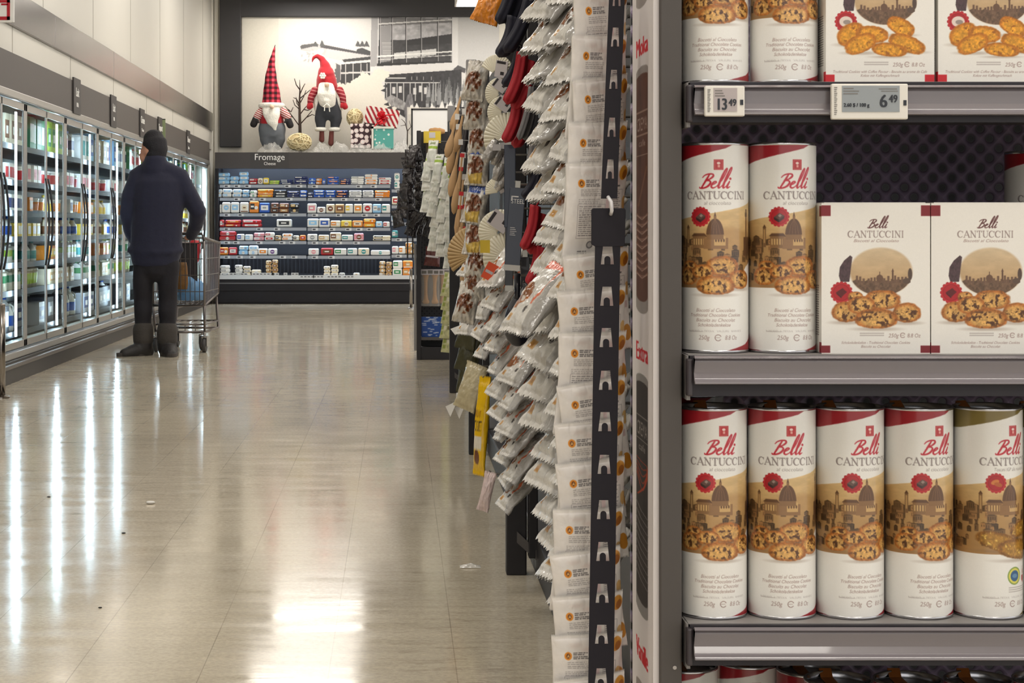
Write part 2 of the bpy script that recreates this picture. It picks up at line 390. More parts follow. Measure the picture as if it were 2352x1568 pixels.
# ------------------------------------------------------------------ mural print (flat, on the wall)
def mural():
    a = Art(590, 316, (230,225,212), 1, 556, 40)
    W = (230,225,212)
    a.poly([(640,40),(1146,40),(1146,356),(640,356)], lambda X,Y: np.array([220,217,213])+np.clip((770-X)/130,0,1)[...,None]*np.array([18,16,8]))
    # long low wing
    a.poly([(694,106),(726,100),(752,104),(852,126),(852,150),(690,115)], (196,192,190))
    a.poly([(689,107),(694,103),(728,99),(733,104),(692,113)], (96,94,94)); a.poly([(740,102),(850,124),(850,131),(735,109)], (84,82,84))
    for x in (724,740,822,832,842): a.poly([(x-6,106),(x-1,92+(x%5)),(x+2,96),(x+7,108)], (92,92,92))
    a.poly([(820,113),(832,110),(851,118),(851,126),(818,120)], (78,78,78))
    a.poly([(744,132),(851,150),(851,128),(752,112)], (205,202,200))
    a.poly([(786,137),(851,130),(851,137),(790,143)], (74,74,74)); a.poly([(780,144),(851,138),(851,146),(782,152)], (222,220,216))
    a.poly([(784,148),(850,143),(850,215),(782,196)], (66,66,67))
    for x in (793,810,828,842): a.rect(x,146,x+1.6,210,(196,194,190))
    a.poly([(783,166),(850,164),(850,168),(783,170)], (206,204,200))
    a.poly([(758,140),(782,150),(782,200),(770,190)], (104,103,104))
    # main block
    a.poly([(853,40),(1146,40),(1146,160),(851,160)], (206,204,202)); a.poly([(853,40),(868,40),(866,152),(851,156)], (168,166,166))
    a.poly([(872,40),(1038,40),(1036,146),(868,146)], lambda X,Y: np.where((Y < 92)[...,None], np.array([176,174,175]), np.array([70,69,70]))*(.8+.4*fbm(X/9,Y/7,3))[...,None])
    a.poly([(872,40),(1038,44),(1038,52),(872,60)], (120,118,118)); a.poly([(872,62),(898,57),(898,140),(872,144)], (150,148,148))
    a.poly([(935,92),(1038,78),(1038,100),(935,104)], (58,57,58)); a.poly([(905,122),(1002,112),(1002,126),(905,136)], (206,205,202))
    for k in range(9): a.rect(877+k*.5,98+k*4.6,902,99.6+k*4.6,(188,186,184)); 
    for x in (871,899,931.5,966.5,1004,1037): a.rect(x,40,x+1.7,146,(52,51,52)); a.rect(x+1.7,40,x+2.6,146,(214,212,210))
    a.poly([(868,54),(1038,44),(1038,46.5),(868,57)], (220,218,214)); a.poly([(866,128),(1038,117),(1038,120),(866,132)], (232,230,226)); a.poly([(866,137),(1038,126),(1038,127.5),(866,138.5)], (222,220,216))
    a.poly([(866,146),(1038,140),(1038,148),(866,152)], (54,53,54)); a.poly([(851,153),(1050,143),(1050,158),(851,166)], (222,220,218))
    a.poly([(1038,40),(1052,40),(1052,160),(1038,150)], (226,224,222)); a.poly([(1052,150),(1070,158),(1068,168),(1040,160)], (86,84,86))
    # undercroft with doors
    a.poly([(884,172),(1060,160),(1060,262),(960,290),(884,240)], lambda X,Y: np.array([56,55,57])*(.8+.5*fbm(X/6,Y/8,5))[...,None])
    a.rect(888,178,932,181,(190,188,185)); a.rect(884,189,1010,191.5,(206,204,200))
    for x in (887,896,911,926,941,953,968,985,1000): a.rect(x,190,x+2.2,232,(196,195,192))
    for x,y in ((901,200),(916,198),(949,202),(962,197),(974,201)): a.rect(x,y,x+7,y+15,(208,206,203))
    for x in (945,957,972,990): a.rect(x,176,x+1.5,184,(206,204,200))
    a.poly([(884,226),(900,218),(930,234),(938,256),(884,240)], lambda X,Y: np.array([150,148,147])*(.7+.6*fbm(X/3,Y/6,6))[...,None])
    a.poly([(928,250),(936,218),(946,214),(952,252),(950,320),(934,300)], lambda X,Y: np.array([120,118,120])*(.7+.6*fbm(X/2,Y/12,9))[...,None])
    rr = random.Random(5)
    for k in range(34):                                     # grey grasses before the windows
        x = 975+rr.random()*90; y = 176+rr.random()*30; h = 30+rr.random()*28; g = 80+rr.randint(0,90)
        a.poly([(x,y+h),(x+3+rr.random()*4,y),(x+8,y+h)], (g,g,g))
    for k in range(16):
        x = 940+rr.random()*130; y = 230+rr.random()*20; h = 14+rr.random()*22
        a.poly([(x-8,y+h),(x+rr.random()*8-2,y),(x+9,y+h)], (232,229,224))
    a.poly([(935,246),(1146,250),(1146,356),(935,356)], (222,217,206), .85)
    # white tree cut-outs eating into the picture
    def snow(pts, seed, amp):
        r2 = random.Random(seed); o = []
        for i in range(len(pts)):
            (xa,ya),(xb,yb) = pts[i], pts[(i+1)%len(pts)]
            n = max(1,int(math.hypot(xb-xa,yb-ya)/4))
            for k in range(n):
                t = k/n; j = amp if k%2 else -amp*.4
                o.append((xa+(xb-xa)*t+r2.uniform(-1,1)*amp*.8, ya+(yb-ya)*t+j*r2.random()))
        a.poly(o, W)
    snow([(690,196),(755,178),(790,194),(810,186),(834,162),(850,172),(868,156),(884,158),(897,168),(880,190),(876,206),(882,228),(900,240),(909,250),(902,266),(905,356),(690,356)], 2, 5)
    snow([(748,138),(756,132),(766,140),(774,152),(766,160),(772,180),(750,190)], 6, 5)
    snow([(714,118),(730,113),(744,112),(740,124),(720,130)], 4, 3)
    for k in range(14):
        x = 690+rr.random()*34; y = 114+rr.random()*26; a.ell(x,y,2.5+rr.random()*2.5,1.6,(186,184,180),1,rr.random()*3)
    for x,y in ((884,196),(879,206),(886,238),(893,246),(905,268)):
        a.poly([(x-5,y+2),(x+6,y-3),(x+9,y+6),(x,y+4)], (60,60,62))
    a.grain(.025, 1.5, 1.5, 3)
    return a.out()
s = YB/F
mm = art_mat('mural_print', .55)
p0 = P(556,40,YB); p1 = P(1146,356,YB)
tag(flat_art('mural_print', mural(), p0.x, p1.x, p1.z, p0.z, YB-.012, mm), 'large grey printed mural of a modern building with white tree shapes on the back wall', 'mural')

# ------------------------------------------------------------------ sign and posts at the edge
t = thing('wall_sign', 'white and red rectangular sign fixed above the glass door coolers', 'sign', tuple(P(-2,22,11.5)))
sg_w = mat('sign_white', (236,234,230), .4); sg_r = mat('sign_red', (176,22,38), .4)
q = 11.5/F
MB().box(-40*q,35*q,0,.012,-30*q,60*q).build('plate', sg_w, t, bevel=.006)
MB().box(-30*q,25*q,-.003,0,16*q,22*q).box(-30*q,25*q,-.003,0,-24*q,-16*q).box(18*q,25*q,-.003,0,-24*q,54*q).box(-30*q,25*q,-.003,0,46*q,54*q).box(5*q,20*q,-.003,0,10*q,14*q).build('red_border', sg_r, t)
MB().box(-20*q,-8*q,.012,.6,30*q,36*q).build('bracket', steel, t)
def post(name, px, ytop, Y, z_top, label, r=.026):
    t = thing(name, label, 'post', tuple(P(px, 525+CAMH*F/Y, Y)))
    MB().tube([(0,0,0),(0,0,z_top)], r, 16).sphere((0,0,z_top),r,r,r*.5).build('pole', steel, t, smooth=True)
    MB().lathe([(0,0),(r*2.2,0),(r*2.2,.008),(r*1.2,.02),(r,.02)], 20).build('floor_flange', steel, t)
    return t
post('guard_post', 3, 700, 11.3, .58, 'thin steel guard post standing before the glass door coolers')
post('guard_post', 944, 620, 23.9, .52, 'slim steel guard post in front of the cheese cooler', .02)

# ------------------------------------------------------------------ glass door coolers along the wall
XG = -2.70
alum = mat('door_aluminium', (182,180,176), .34, .75, bump=.03); header_m = mat('cooler_header', (82,76,72), .55, noise=.03, nscale=4)
header_d = mat('cooler_sign_plate', (56,52,51), .5); ink = mat('sign_lettering_white', (238,236,232), .5)
black_pl = mat('black_plastic', (26,25,27), .45); dark_kick = mat('cooler_kick', (44,40,38), .45, noise=.08); bumper = mat('cooler_bumper', (92,86,82), .35)
inner = mat('cooler_liner', (214,222,224), .5); shelf_m = mat('wire_shelf', (58,60,64), .4, .4); led_m = mat('led_tube', (214,236,255), .5, emit=LED); led_c = mat('led_strip_cheese', (214,232,255), .5, emit=LED*1.15)
glass = glass_mat()
EDGE = [11.475, 16.17, 20.865, 25.56]
SHZ = [.30,.60,.80,.99,1.18,1.40,1.66]
doors = []; dn = 0
for u in range(3):
    y0, y1 = EDGE[u], EDGE[u+1]
    t = thing('glass_door_cooler', 'run of glass door dairy coolers with dark header, '+('nearest the steel guard post','behind the person with the cart','ending at the corner by the cheese')[u], 'refrigerator', (0,0,0), group='glass door coolers')
    MB().box(XG-.80,-2.64,y0,y1,0,.15).build('kick_base', dark_kick, t)
    MB().box(XG-.80,-2.665,y0,y1,.15,.20).build('ledge', alum, t, bevel=.008)
    MB().box(-2.66,-2.615,y0,y1,.105,.135).build('bumper', bumper, t, bevel=.01)
    MB().box(XG-.86,XG-.80,y0,y1,0,2.2).box(XG-.80,XG-.02,y0,y1,1.99,2.2).box(XG-.80,XG-.02,y0,y1,.20,.25).build('liner', inner, t)
    MB().box(XG-.02,-2.672,y0,y1,2.02,2.275).build('header', header_m, t)
    MB().box(XG-.02,-2.668,y0,y1,1.965,2.02).build('top_rail', alum, t, bevel=.006)
    for z in SHZ:
        m_ = MB().box(XG-.62,XG-.10,y0+.02,y1-.02,z-.012,z).box(XG-.10,XG-.085,y0+.02,y1-.02,z-.03,z+.012)
        m_.build('shelf', shelf_m, t)
    for k in range(3):
        ya = y0+k*1.565
        for j in range(2):
            a, b = ya+j*.7825, ya+(j+1)*.7825; dn += 1
            hinge_at_near = (j == 0)
            wN, wF = (.055,.022) if j == 0 else (.022,.055)
            d = MB().box(XG-.004,XG+.010,a+.004,a+wN,.215,1.955).box(XG-.004,XG+.010,b-wF,b-.004,.215,1.955).box(XG-.004,XG+.010,a+.004,b-.004,.215,.262).box(XG-.004,XG+.010,a+.004,b-.004,1.905,1.955).build('door', alum, t, bevel=.002)
            MB().box(XG-.001,XG+.003,a+wN,b-wF,.262,1.905).build('glass', glass, d)
            yh = b-.05 if j == 0 else a+.05
            hp = [(XG+.02,yh,.80+i*.05) for i in range(13)]
            hp = [(XG+.012+.03*math.sin(PI*i/12)**.8, yh+(.02*math.sin(PI*i/12))*(-1 if j == 0 else 1), .78+i*.055) for i in range(13)]
            MB().tube(hp, .008, 8).build('handle', mat('door_handle_grey',(64,64,66),.35,.5), d, smooth=True)
            doors.append((dn, a, b))
        for yy in ((ya+.012, ya+1.553)):
            MB().tube([(XG-.06,yy,.28),(XG-.06,yy,1.90)], .007, 3).build('led_strip', led_m, t)
    if u == 2:
        MB().box(XG-.82,XG+.0,y1,y1+.06,0,2.0).box(XG,XG+.03,y1-.02,y1+.10,0,2.0).build('end_panel', corner_m, t)
def header_sign(px, top, small, label):
    Y = F*2.66/(CX-px)
    t = thing('section_sign', label, 'sign', (-2.671, Y, 2.15), (0,0,PI/2), 'section signs on the cooler header')
    MB().box(-.16,.16,-.014,.0,-.145,.15).build('plate', header_d, t)
    letters('lettering', top, .105, 0, .0, -.014, ink, t, wide=.9)
    letters('small_lettering', small, .05, 0, -.085, -.014, ink, t)
header_sign(177, 'Lait', 'Milk', 'dark Lait Milk sign on the cooler header, nearer the guard post')
header_sign(261, 'Lait', 'Milk', 'dark Lait Milk sign on the cooler header, nearer the person')
header_sign(327, 'Crème', 'Cream', 'dark Crème Cream sign on the cooler header above the person')
header_sign(368, 'Yogourt', 'Yogurt', 'dark sign on the cooler header just past the person')
header_sign(433, 'Beurre', 'Butter', 'dark Beurre Butter sign on the cooler header near the corner')
o = thing('shelf_flag', 'thin green flag card sticking out of the cooler header', 'sign', (-2.67, F*2.62/(CX-383), 2.17))
MB().box(0,.035,-.003,.003,-.17,.12).build('card', mat('green_card', (150,164,124), .5), o)
MB().box(-.01,.035,-.006,.006,.12,.13).build('clip', black_pl, o)
o = thing('paper_notice', 'white paper notice taped to the last glass door by the corner', 'notice', (XG+.0225, 24.9, 1.15))
MB().box(0,.002,-.30,.30,-.12,.20).build('sheet', mat('notice_paper', (216,218,214), .6), o)
MB().box(.002,.003,-.16,.10,.02,.035).box(.002,.003,-.16,.14,.06,.075).box(.002,.003,-.12,.10,.10,.115).build('printed_lines', mat('notice_ink', (120,122,122), .6), o)

# ------------------------------------------------------------------ goods behind the glass
wrap = lambda n, c, r=.4, **k: mat('pack_'+n, c, r, **k)
PC = dict(white=(236,236,232), cream=(232,222,196), red=(186,32,38), blue=(40,88,180), navy=(28,40,96), green=(60,140,90), teal=(60,150,150), orange=(232,140,40), yellow=(236,204,70),
          pink=(226,150,160), purple=(104,60,130), brown=(116,72,44), black=(34,34,38), sky=(150,200,236), lime=(170,200,60), tan=(200,164,112), grey=(150,152,156), gold=(200,160,70))
pm = lambda n: wrap(n, PC[n])
def carton(c1, c2, w, h):
    mb = MB(); d = w*.9; z1 = h*.78
    mb.box(0,d,-w/2,w/2,0,z1*.45,0).box(-.001,d,-w/2-.001,w/2+.001,z1*.45,z1*.85,1).box(0,d,-w/2,w/2,z1*.85,z1,0)
    mb.add([(0,-w/2,z1),(d,-w/2,z1),(d,w/2,z1),(0,w/2,z1),(d/2,-w/2,h*.94),(d/2,w/2,h*.94)], [(0,3,5,4),(1,4,5,2),(0,4,1),(2,5,3)], 0)
    mb.box(d/2-.004,d/2+.004,-w/2,w/2,h*.93,h,1)
    mb.lathe([(.014,0),(.014,.014),(0,.014)],10,2,Matrix.Translation((d*.82,0,z1+(h*.94-z1)*.4)))
    return mb, [pm(c1), pm(c2), pm('white')], False
def jug(c1, c2, w, h):
    mb = MB(); r = w/2
    mb.lathe([(r*.92,0),(r,.01),(r,h*.55),(r*.75,h*.74),(r*.32,h*.88),(r*.3,h*.93)],14,0,caps=True).lathe([(r*.34,h*.93),(r*.34,h),(0,h)],12,2)
    mb.lathe([(r*1.012,h*.16),(r*1.012,h*.46)],14,1)
    mb.tube([(r*.62,0,h*.8),(r*.98,0,h*.72),(r*.99,0,h*.56)],.008,6,0)
    return mb, [pm(c1), pm(c2), pm(c2)], True
def tub(c1, c2, w, h):
    mb = MB(); r = w/2
    mb.lathe([(r*.8,0),(r*.94,h*.9)],16,0,caps=True).lathe([(r*.838,h*.2),(r*.93,h*.75)],16,1).lathe([(r,h*.88),(r,h*.97),(r*.9,h),(0,h)],16,2)
    return mb, [pm(c1), pm(c2), pm('white')], True
def bottle(c1, c2, w, h):
    mb = MB(); r = w/2
    mb.lathe([(r*.9,0),(r,.01),(r,h*.6),(r*.5,h*.8),(r*.34,h*.9)],14,0,caps=True).lathe([(r*1.015,h*.15),(r*1.015,h*.55)],14,1).lathe([(r*.4,h*.89),(r*.4,h),(0,h)],12,2)
    return mb, [pm(c1), pm(c2), pm(c2)], True
def pack(c1, c2, w, h):
    mb = MB(); d = w*1.1
    mb.box(0,d,-w/2,w/2,0,h,0).box(d,d+.001,-w*.42,w*.42,h*.25,h*.8,1).box(d+.001,d+.002,-w*.2,w*.2,h*.38,h*.62,2)
    return mb, [pm(c1), pm(c2), pm('white' if c1 != 'white' else c2)], False
KIND = dict(milk_carton=(carton,'milk carton','carton'), milk_jug=(jug,'milk jug','jug'), yogurt_tub=(tub,'yogurt tub','tub'), drink_bottle=(bottle,'drink bottle','bottle'), dairy_box=(pack,'box','box'))
_pp = {}
def dairy(kind, c1, c2, w, h, loc, label, group):
    k = (kind,c1,c2,w,h)
    if k not in _pp:
        mb, ms, sm = KIND[kind][0](c1,c2,w,h); o = mb.build(kind, ms, smooth=False)
        if sm: o.data.polygons.foreach_set('use_smooth',[True]*len(o.data.polygons))
        _pp[k] = o; first = True
    else:
        o = _pp[k].copy(); COL.objects.link(o)
    o.location = loc; tag(o, label, KIND[kind][2], group); return o
plan = {6:[('milk_carton','white','red',.13,.27),('dairy_box','green','white',.16,.26),('dairy_box','sky','blue',.17,.27),('dairy_box','white','teal',.16,.24),('dairy_box','lime','green',.17,.27),('milk_carton','white','navy',.12,.26),('dairy_box','cream','brown',.16,.24),('dairy_box','teal','white',.16,.25)],
        5:[('dairy_box','white','red',.12,.14),('yogurt_tub','white','red',.11,.13),('yogurt_tub','white','navy',.11,.14),('dairy_box','white','pink',.13,.15),('yogurt_tub','cream','orange',.11,.13)],
        4:[('yogurt_tub','white','orange',.10,.12),('dairy_box','orange','white',.13,.12),('yogurt_tub','white','purple',.10,.12),('dairy_box','white','navy',.13,.13),('drink_bottle','cream','yellow',.08,.15)],
        3:[('drink_bottle','cream','red',.08,.16),('drink_bottle','white','blue',.085,.16),('drink_bottle','cream','brown',.08,.16),('drink_bottle','white','green',.08,.15),('dairy_box','yellow','white',.13,.11)],
        2:[('dairy_box','orange','yellow',.14,.12),('milk_carton','cream','red',.09,.15),('drink_bottle','white','teal',.08,.16),('yogurt_tub','white','green',.11,.13),('milk_carton','white','lime',.09,.15)],
        1:[('milk_carton','cream','green',.10,.17),('milk_carton','white','green',.10,.16),('dairy_box','cream','tan',.16,.13),('yogurt_tub','cream','lime',.12,.15)],
        0:[('milk_jug','white','blue',.16,.25),('dairy_box','black','grey',.24,.20),('milk_jug','white','red',.16,.25),('dairy_box','grey','navy',.26,.18),('dairy_box','black','purple',.22,.17)]}
rd = random.Random(21)
for (dn_, a, b) in doors:
    near = b < 19.6
    for si in range(7):
        if not near and si not in (3,4,5,6): continue
        opts = plan[si]
        kind, c1, c2, w_, h_ = opts[(dn_*3+si*2+(dn_//3)) % len(opts)]
        split = rd.random() < .55; k2 = opts[(dn_*5+si+1) % len(opts)]
        y = a+.085; i = 0; step = max(w_+.022, .125 if si else .2)
        while y+w_*.5 < b-.05:
            i += 1
            use = k2 if (split and y > (a+b)/2) else (kind,c1,c2,w_,h_)
            if not (rd.random() < .07):
                kd, q1, q2, w2, h2 = use
                depth = XG-.14-(w2 if kd in ('milk_carton','dairy_box') else w2/2)-(.03*rd.random())-(.10 if rd.random()<.12 else 0)
                dairy(kd, q1, q2, w2, h2, (depth, y+w2/2-.03, SHZ[si]+.0005), f'{q1} {KIND[kd][1]} with {q2} print, {ORD[i]} along shelf {["one","two","three","four","five","six","seven"][si]} behind the {ORD[dn_]} glass door', f'dairy goods behind the {ORD[dn_]} glass door')
            y += max(use[3]+.022, .125 if si else .2)
# ------------------------------------------------------------------ cheese cooler on the back wall
YC = 25.4; qc = YC/F
cz = lambda py: CAMH-(py-CY)*qc
cx_ = lambda px: (px-CX)*qc
def zx(v): return cx_(480+v/4.02)
def zz(v): return cz(330+v/4.02)
X0, X1 = cx_(497), 1.0
t = thing('cheese_cooler', 'open refrigerated cheese cooler with dark Fromage Cheese header below the mural', 'refrigerator', (0,0,0))
case_m = mat('cooler_case_black', (28,26,30), .5, spec=.25); tray_m = mat('cooler_tray', (44,46,54), .5)
MB().box(X0,X1,YC,YB-.06,0,cz(641)).box(X0,X1,YC-.02,YC,cz(668),cz(646)).box(X0,X1,YC-.012,YC,.02,cz(690)+.01).build('base', case_m, t, bevel=.008)
MB().box(X0,X1,YC-.022,YC-.016,cz(651.5),cz(649)).build('trim_line', mat('case_trim_grey', (90,88,90), .35), t)
MB().box(X0+.02,X1,YB-.16,YB-.06,cz(641),2.0).build('back_panel', tray_m, t)
MB().box(X0-.02,X0+.03,YC-.02,YB-.06,0,1.95).build('end_panel', case_m, t, bevel=.01)
MB().box(X0+.03,X1,YC+.1,YB-.06,1.955,2.10).build('canopy', case_m, t)
MB().box(cx_(494),X1,YC-.03,YC+.12,cz(387),cz(350)).build('header', mat('cheese_header', (64,59,58), .55), t, bevel=.004)
MB().box(cx_(575),cx_(664),YC-.032,YC-.03,cz(387),cz(350)).build('header_plate', header_d, t)
letters('lettering', 'Fromage', .125, cx_(620), cz(367.5), YC-.032, ink, t, wide=.98)
letters('small_lettering', 'Cheese', .062, cx_(620), cz(379), YC-.032, ink, t, wide=.9)
MB().tube([(X0+.05,YC+.16,1.93),(X1-.05,YC+.16,1.93)],.014,4).build('led_strip', led_c, t)
rail_m = mat('cooler_price_rail', (150,154,162), .3, .2); tagw = mat('price_tag_face', (206,208,210), .5); tagd = mat('price_tag_ink', (60,62,68), .5)
SHELF = [(428,430),(458,439+20),(494,475.5),(526.5,515),(557.6,551),(590.7,588.7)]
rt = random.Random(4)
def cshelf(xa, xb, py, front):
    z = cz(py); s_ = MB().box(xa,xb,front+.01,YB-.16,z+.012,z+.030).build('shelf', tray_m, t)
    MB().box(xa,xb,front-.008,front+.012,z-.018,z+.024).build('price_rail', rail_m, s_)
    MB().tube([(xa+.02,front+.05,z+.004),(xb-.02,front+.05,z+.004)],.008,3).build('led_strip', led_c, s_)
    x = xa+.06
    while x < xb-.10:
        if rt.random() < .75:
            MB().box(x,x+.085,front-.012,front-.008,z-.017,z+.022,0).box(x+.010,x+.052,front-.0128,front-.012,z-.008,z+.013,1).build('price_tag', [tagw,tagd], s_)
        x += .13+.12*rt.random()
XA, XB_, XC = zx(100), zx(905), zx(1680)
for i, (pa, pb) in enumerate(SHELF):
    cshelf(XA, XB_-.01, pa, YC); cshelf(XB_+.01, XC-.01, pa+.6, YC)
for pb in (439,475.5,515,551,588.7): cshelf(XC+.01, X1, pb, YC)
MB().box(X0,X1,YC,YC+.02,cz(641),cz(632)).build('tray_lip', mat('tray_lip_white', (200,204,208), .4), t)
MB().box(XA,X1,YC+.02,YB-.16,cz(640),cz(634)).build('bottom_deck', tray_m, t)
mb = MB()
for i in range(44): mb.box(XA+.05+i*.055,XA+.085+i*.055,YB-.175,YB-.16,.42,.62)
mb.build('back_ribs', case_m, t)
for (pa, xa, n) in ((1203,190,2),(1203,290,2),(1203,400,3),(1203,500,3),(1203,580,2),(1203,690,1),(1203,760,2),(1228,840,4),(1228,960,3),(1228,1090,4),(1228,1240,3)):
    for k in range(n):
        x = zx(xa+k*33); MB().box(x,x+.05,YC-.004,YC,zz(pa+10),zz(pa-12),0).box(x+.008,x+.042,YC-.005,YC-.004,zz(pa+4),zz(pa-4),1).build('price_tag', [tagw,tagd], t)
rows = [  # per shelf: base (zoom y), items x0,x1,top,wrapper,print,pieces
 (388, [(80,188,268,'sky','white',3),(192,272,300,'sky','white',2),(276,360,258,'sky','white',3),(368,445,320,'red','white',2),(450,496,316,'cream','brown',1),(498,552,312,'yellow','white',1),(556,646,338,'lime','yellow',2),(656,770,330,'navy','white',3),(784,908,302,'navy','white',4),(916,984,315,'blue','sky',2),(986,1040,320,'orange','white',2),(1044,1076,322,'blue','white',1),(1090,1198,302,'blue','orange',4),(1208,1304,320,'navy','orange',3),(1310,1430,300,'white','grey',4),(1436,1556,280,'white','orange',4),(1564,1680,310,'white','red',3)]),
 (504, [(84,116,420,'white','sky',2),(120,206,418,'white','sky',2),(212,300,420,'white','sky',2),(304,370,424,'sky','white',2),(374,440,430,'white','green',2),(446,590,418,'orange','yellow',3),(600,714,426,'black','white',3),(720,830,436,'navy','white',3),(836,904,430,'blue','white',2),(908,960,450,'navy','white',2),(964,1066,428,'blue','white',3),(1072,1166,430,'blue','white',3),(1172,1280,430,'navy','orange',3),(1290,1410,430,'white','grey',3),(1416,1520,430,'white','grey',3),(1530,1670,430,'orange','white',3)]),
 (640, [(96,116,560,'white','grey',1),(118,196,540,'white','sky',1),(200,278,540,'white','sky',1),(284,366,540,'white','cream',1),(372,458,530,'orange','black',1),(464,560,545,'blue','white',1),(568,642,545,'brown','black',2),(646,736,548,'brown','tan',2),(744,830,550,'black','gold',2),(906,990,550,'white','pink',1),(996,1076,582,'white','brown',1),(1080,1160,555,'cream','brown',1),(1164,1250,555,'tan','brown',1),(1256,1330,556,'white','yellow',1),(1336,1415,555,'cream','orange',1),(1420,1506,552,'white','red',1),(1510,1590,556,'sky','white',1),(1594,1674,556,'white','teal',1)]),
 (768, [(96,140,702,'red','white',1),(144,290,702,'red','orange',2),(302,480,700,'red','white',2),(622,760,696,'white','black',1),(906,1010,690,'white','sky',1),(1014,1116,690,'white','blue',1),(1120,1214,708,'cream','orange',1),(1218,1318,706,'yellow','cream',1),(1322,1420,708,'orange','cream',1),(1424,1534,690,'orange','yellow',2),(1538,1602,716,'sky','white',1),(1606,1670,718,'white','red',1)]),
 (896, [(94,242,808,'red','white',2),(254,326,832,'white','blue',1),(330,406,836,'white','sky',1),(410,508,820,'pink','white',2),(512,600,818,'white','red',2),(606,668,845,'tan','black',1),(672,768,828,'white','orange',2),(774,832,846,'cream','black',1),(836,894,842,'orange','red',1),(906,1000,832,'white','grey',1),(1008,1110,840,'cream','tan',1),(1116,1218,818,'cream','brown',1),(1222,1330,840,'white','teal',1),(1338,1430,826,'pink','brown',1),(1512,1676,846,'cream','black',2)]),
 (1024,[(94,176,955,'orange','red',1),(180,258,956,'red','white',1),(272,358,942,'sky','white',2),(362,450,940,'white','sky',2),(452,538,966,'white','orange',1),(542,626,966,'white','purple',1),(916,1014,966,'white','pink',1),(1032,1146,962,'red','brown',1),(1154,1270,966,'white','green',1),(1276,1370,964,'white','teal',1),(1376,1480,962,'cream','teal',1),(1492,1672,982,'white','teal',1)]),
 (1214,[(100,190,1122,'white','grey',3),(236,308,1118,'white','grey',3),(312,384,1130,'cream','grey',3),(390,480,1162,'cream','white',1),(520,574,1078,'tan','cream',4),(578,634,1070,'tan','brown',4),(1056,1120,1130,'cream','white',3),(1124,1194,1118,'cream','white',3),(1200,1256,1190,'white','grey',1),(1330,1392,1190,'white','cream',1),(1570,1626,1084,'tan','white',4),(1630,1688,1090,'tan','brown',4),(1694,1784,1078,'white','green',2),(1788,1880,1078,'orange','tan',2)])]
right = [(432,[(1712,1760,268,'white','teal',2)]),(578,[(1690,1760,486,'cream','red',1)]),(740,[(1684,1752,660,'white','sky',1)]),(882,[(1690,1744,800,'teal','white',1)]),(1030,[(1690,1748,945,'white','pink',1),(1752,1812,946,'white','orange',1),(1816,1892,910,'tan','orange',2)])]
_cp = {}
SN = ['top','second','third','fourth','fifth','sixth','bottom']
def cheese(x0, x1, z0, z1, c1, c2, label, front, kind='cheese_package'):
    w_, h_ = x1-x0, z1-z0; d = min(.16, max(.06, w_*.7)); o = MB()
    v = [(-w_/2,0,0),(w_/2,0,0),(w_/2,d,0),(-w_/2,d,0)]; b_ = h_*.5
    r = min(.012, h_*.25, w_*.2)
    ring = []
    for (iw, zq) in ((r,0),(0,r),(0,h_-r),(r,h_)):
        ring.append([(-w_/2+iw,iw,zq),(w_/2-iw,iw,zq),(w_/2-iw,d-iw,zq),(-w_/2+iw,d-iw,zq)])
    o.rings(ring, 0)
    rr = random.Random(int(x0*991+z0*77)); q = rr.random()
    if q < .35: o.box(-w_*.36,w_*.36,-.002,.001,h_*.28,h_*.76,1).box(-w_*.2,w_*.16,-.003,-.001,h_*.44,h_*.6,2)
    elif q < .7: o.box(-w_*.44,w_*.05,-.002,.001,h_*.3,h_*.8,1).box(-w_*.36,-w_*.02,-.003,-.001,h_*.48,h_*.62,2).lathe([(0,0),(min(h_,w_)*.2,0)],12,2,Matrix.Translation((w_*.24,-.002,h_*.45)) @ Matrix.Rotation(PI/2,4,'X'))
    else: o.lathe([(0,.002),(min(h_,w_)*.32,0)],16,1,Matrix.Translation((0,-.002,h_*.5)) @ Matrix.Rotation(PI/2,4,'X')).box(-w_*.42,w_*.42,-.0015,.001,h_*.1,h_*.2,2).box(-w_*.15,w_*.15,-.004,-.002,h_*.45,h_*.56,2)
    third = {'white':'grey','cream':'brown'}.get(c2,'white')
    ob = o.build(kind, [wrap(c1,PC[c1],.3), wrap(c2,PC[c2],.3), wrap(third,PC[third],.3)], loc=((x0+x1)/2, front, z0), rot=(0,0,rr.uniform(-.05,.05)))
    return tag(ob, label, 'cheese', 'cheese packages in the open cooler')
for ri, (base, items) in enumerate(rows):
    for k, (a, b, top, c1, c2, n) in enumerate(items):
        z0 = zz(base)+.004 if ri < 6 else cz(634)+.001
        if ri < 6: z0 = cz(SHELF[ri][0] if a < 905 else SHELF[ri][0]+.6)+.031
        h = (zz(top)-z0)/n; xa, xb = zx(a)+.003, zx(b)-.003
        for j in range(n):
            off = 0 if n == 1 else (j%2)*.004
            lvl = '' if n == 1 else (', base of its pile' if j == 0 else ', top of its pile' if j == n-1 else f', {ORD[j+1]} up its pile')
            cheese(xa+off, xb+off, z0+j*h, z0+(j+1)*h-.001, c1, c2, f'{c1} and {c2} cheese pack, {ORD[k+1]} along the {SN[ri]} cheese shelf{lvl}', YC+.03+.004*(j%3))
for ri, (base, items) in enumerate(right):
    for k, (a, b, top, c1, c2, n) in enumerate(items):
        z0 = cz((439,475.5,515,551,588.7)[ri])+.031; h = max(.03,(zz(top)-z0)/n)
        for j in range(n):
            lvl = '' if n == 1 else (', base of its pile' if j == 0 else ', top of its pile')
            cheese(zx(a), zx(b), z0+j*h, z0+(j+1)*h-.001, c1, c2, f'{c1} and {c2} cheese pack, {ORD[k+1]} on {SN[ri]} narrow end shelf{lvl}', YC+.03)

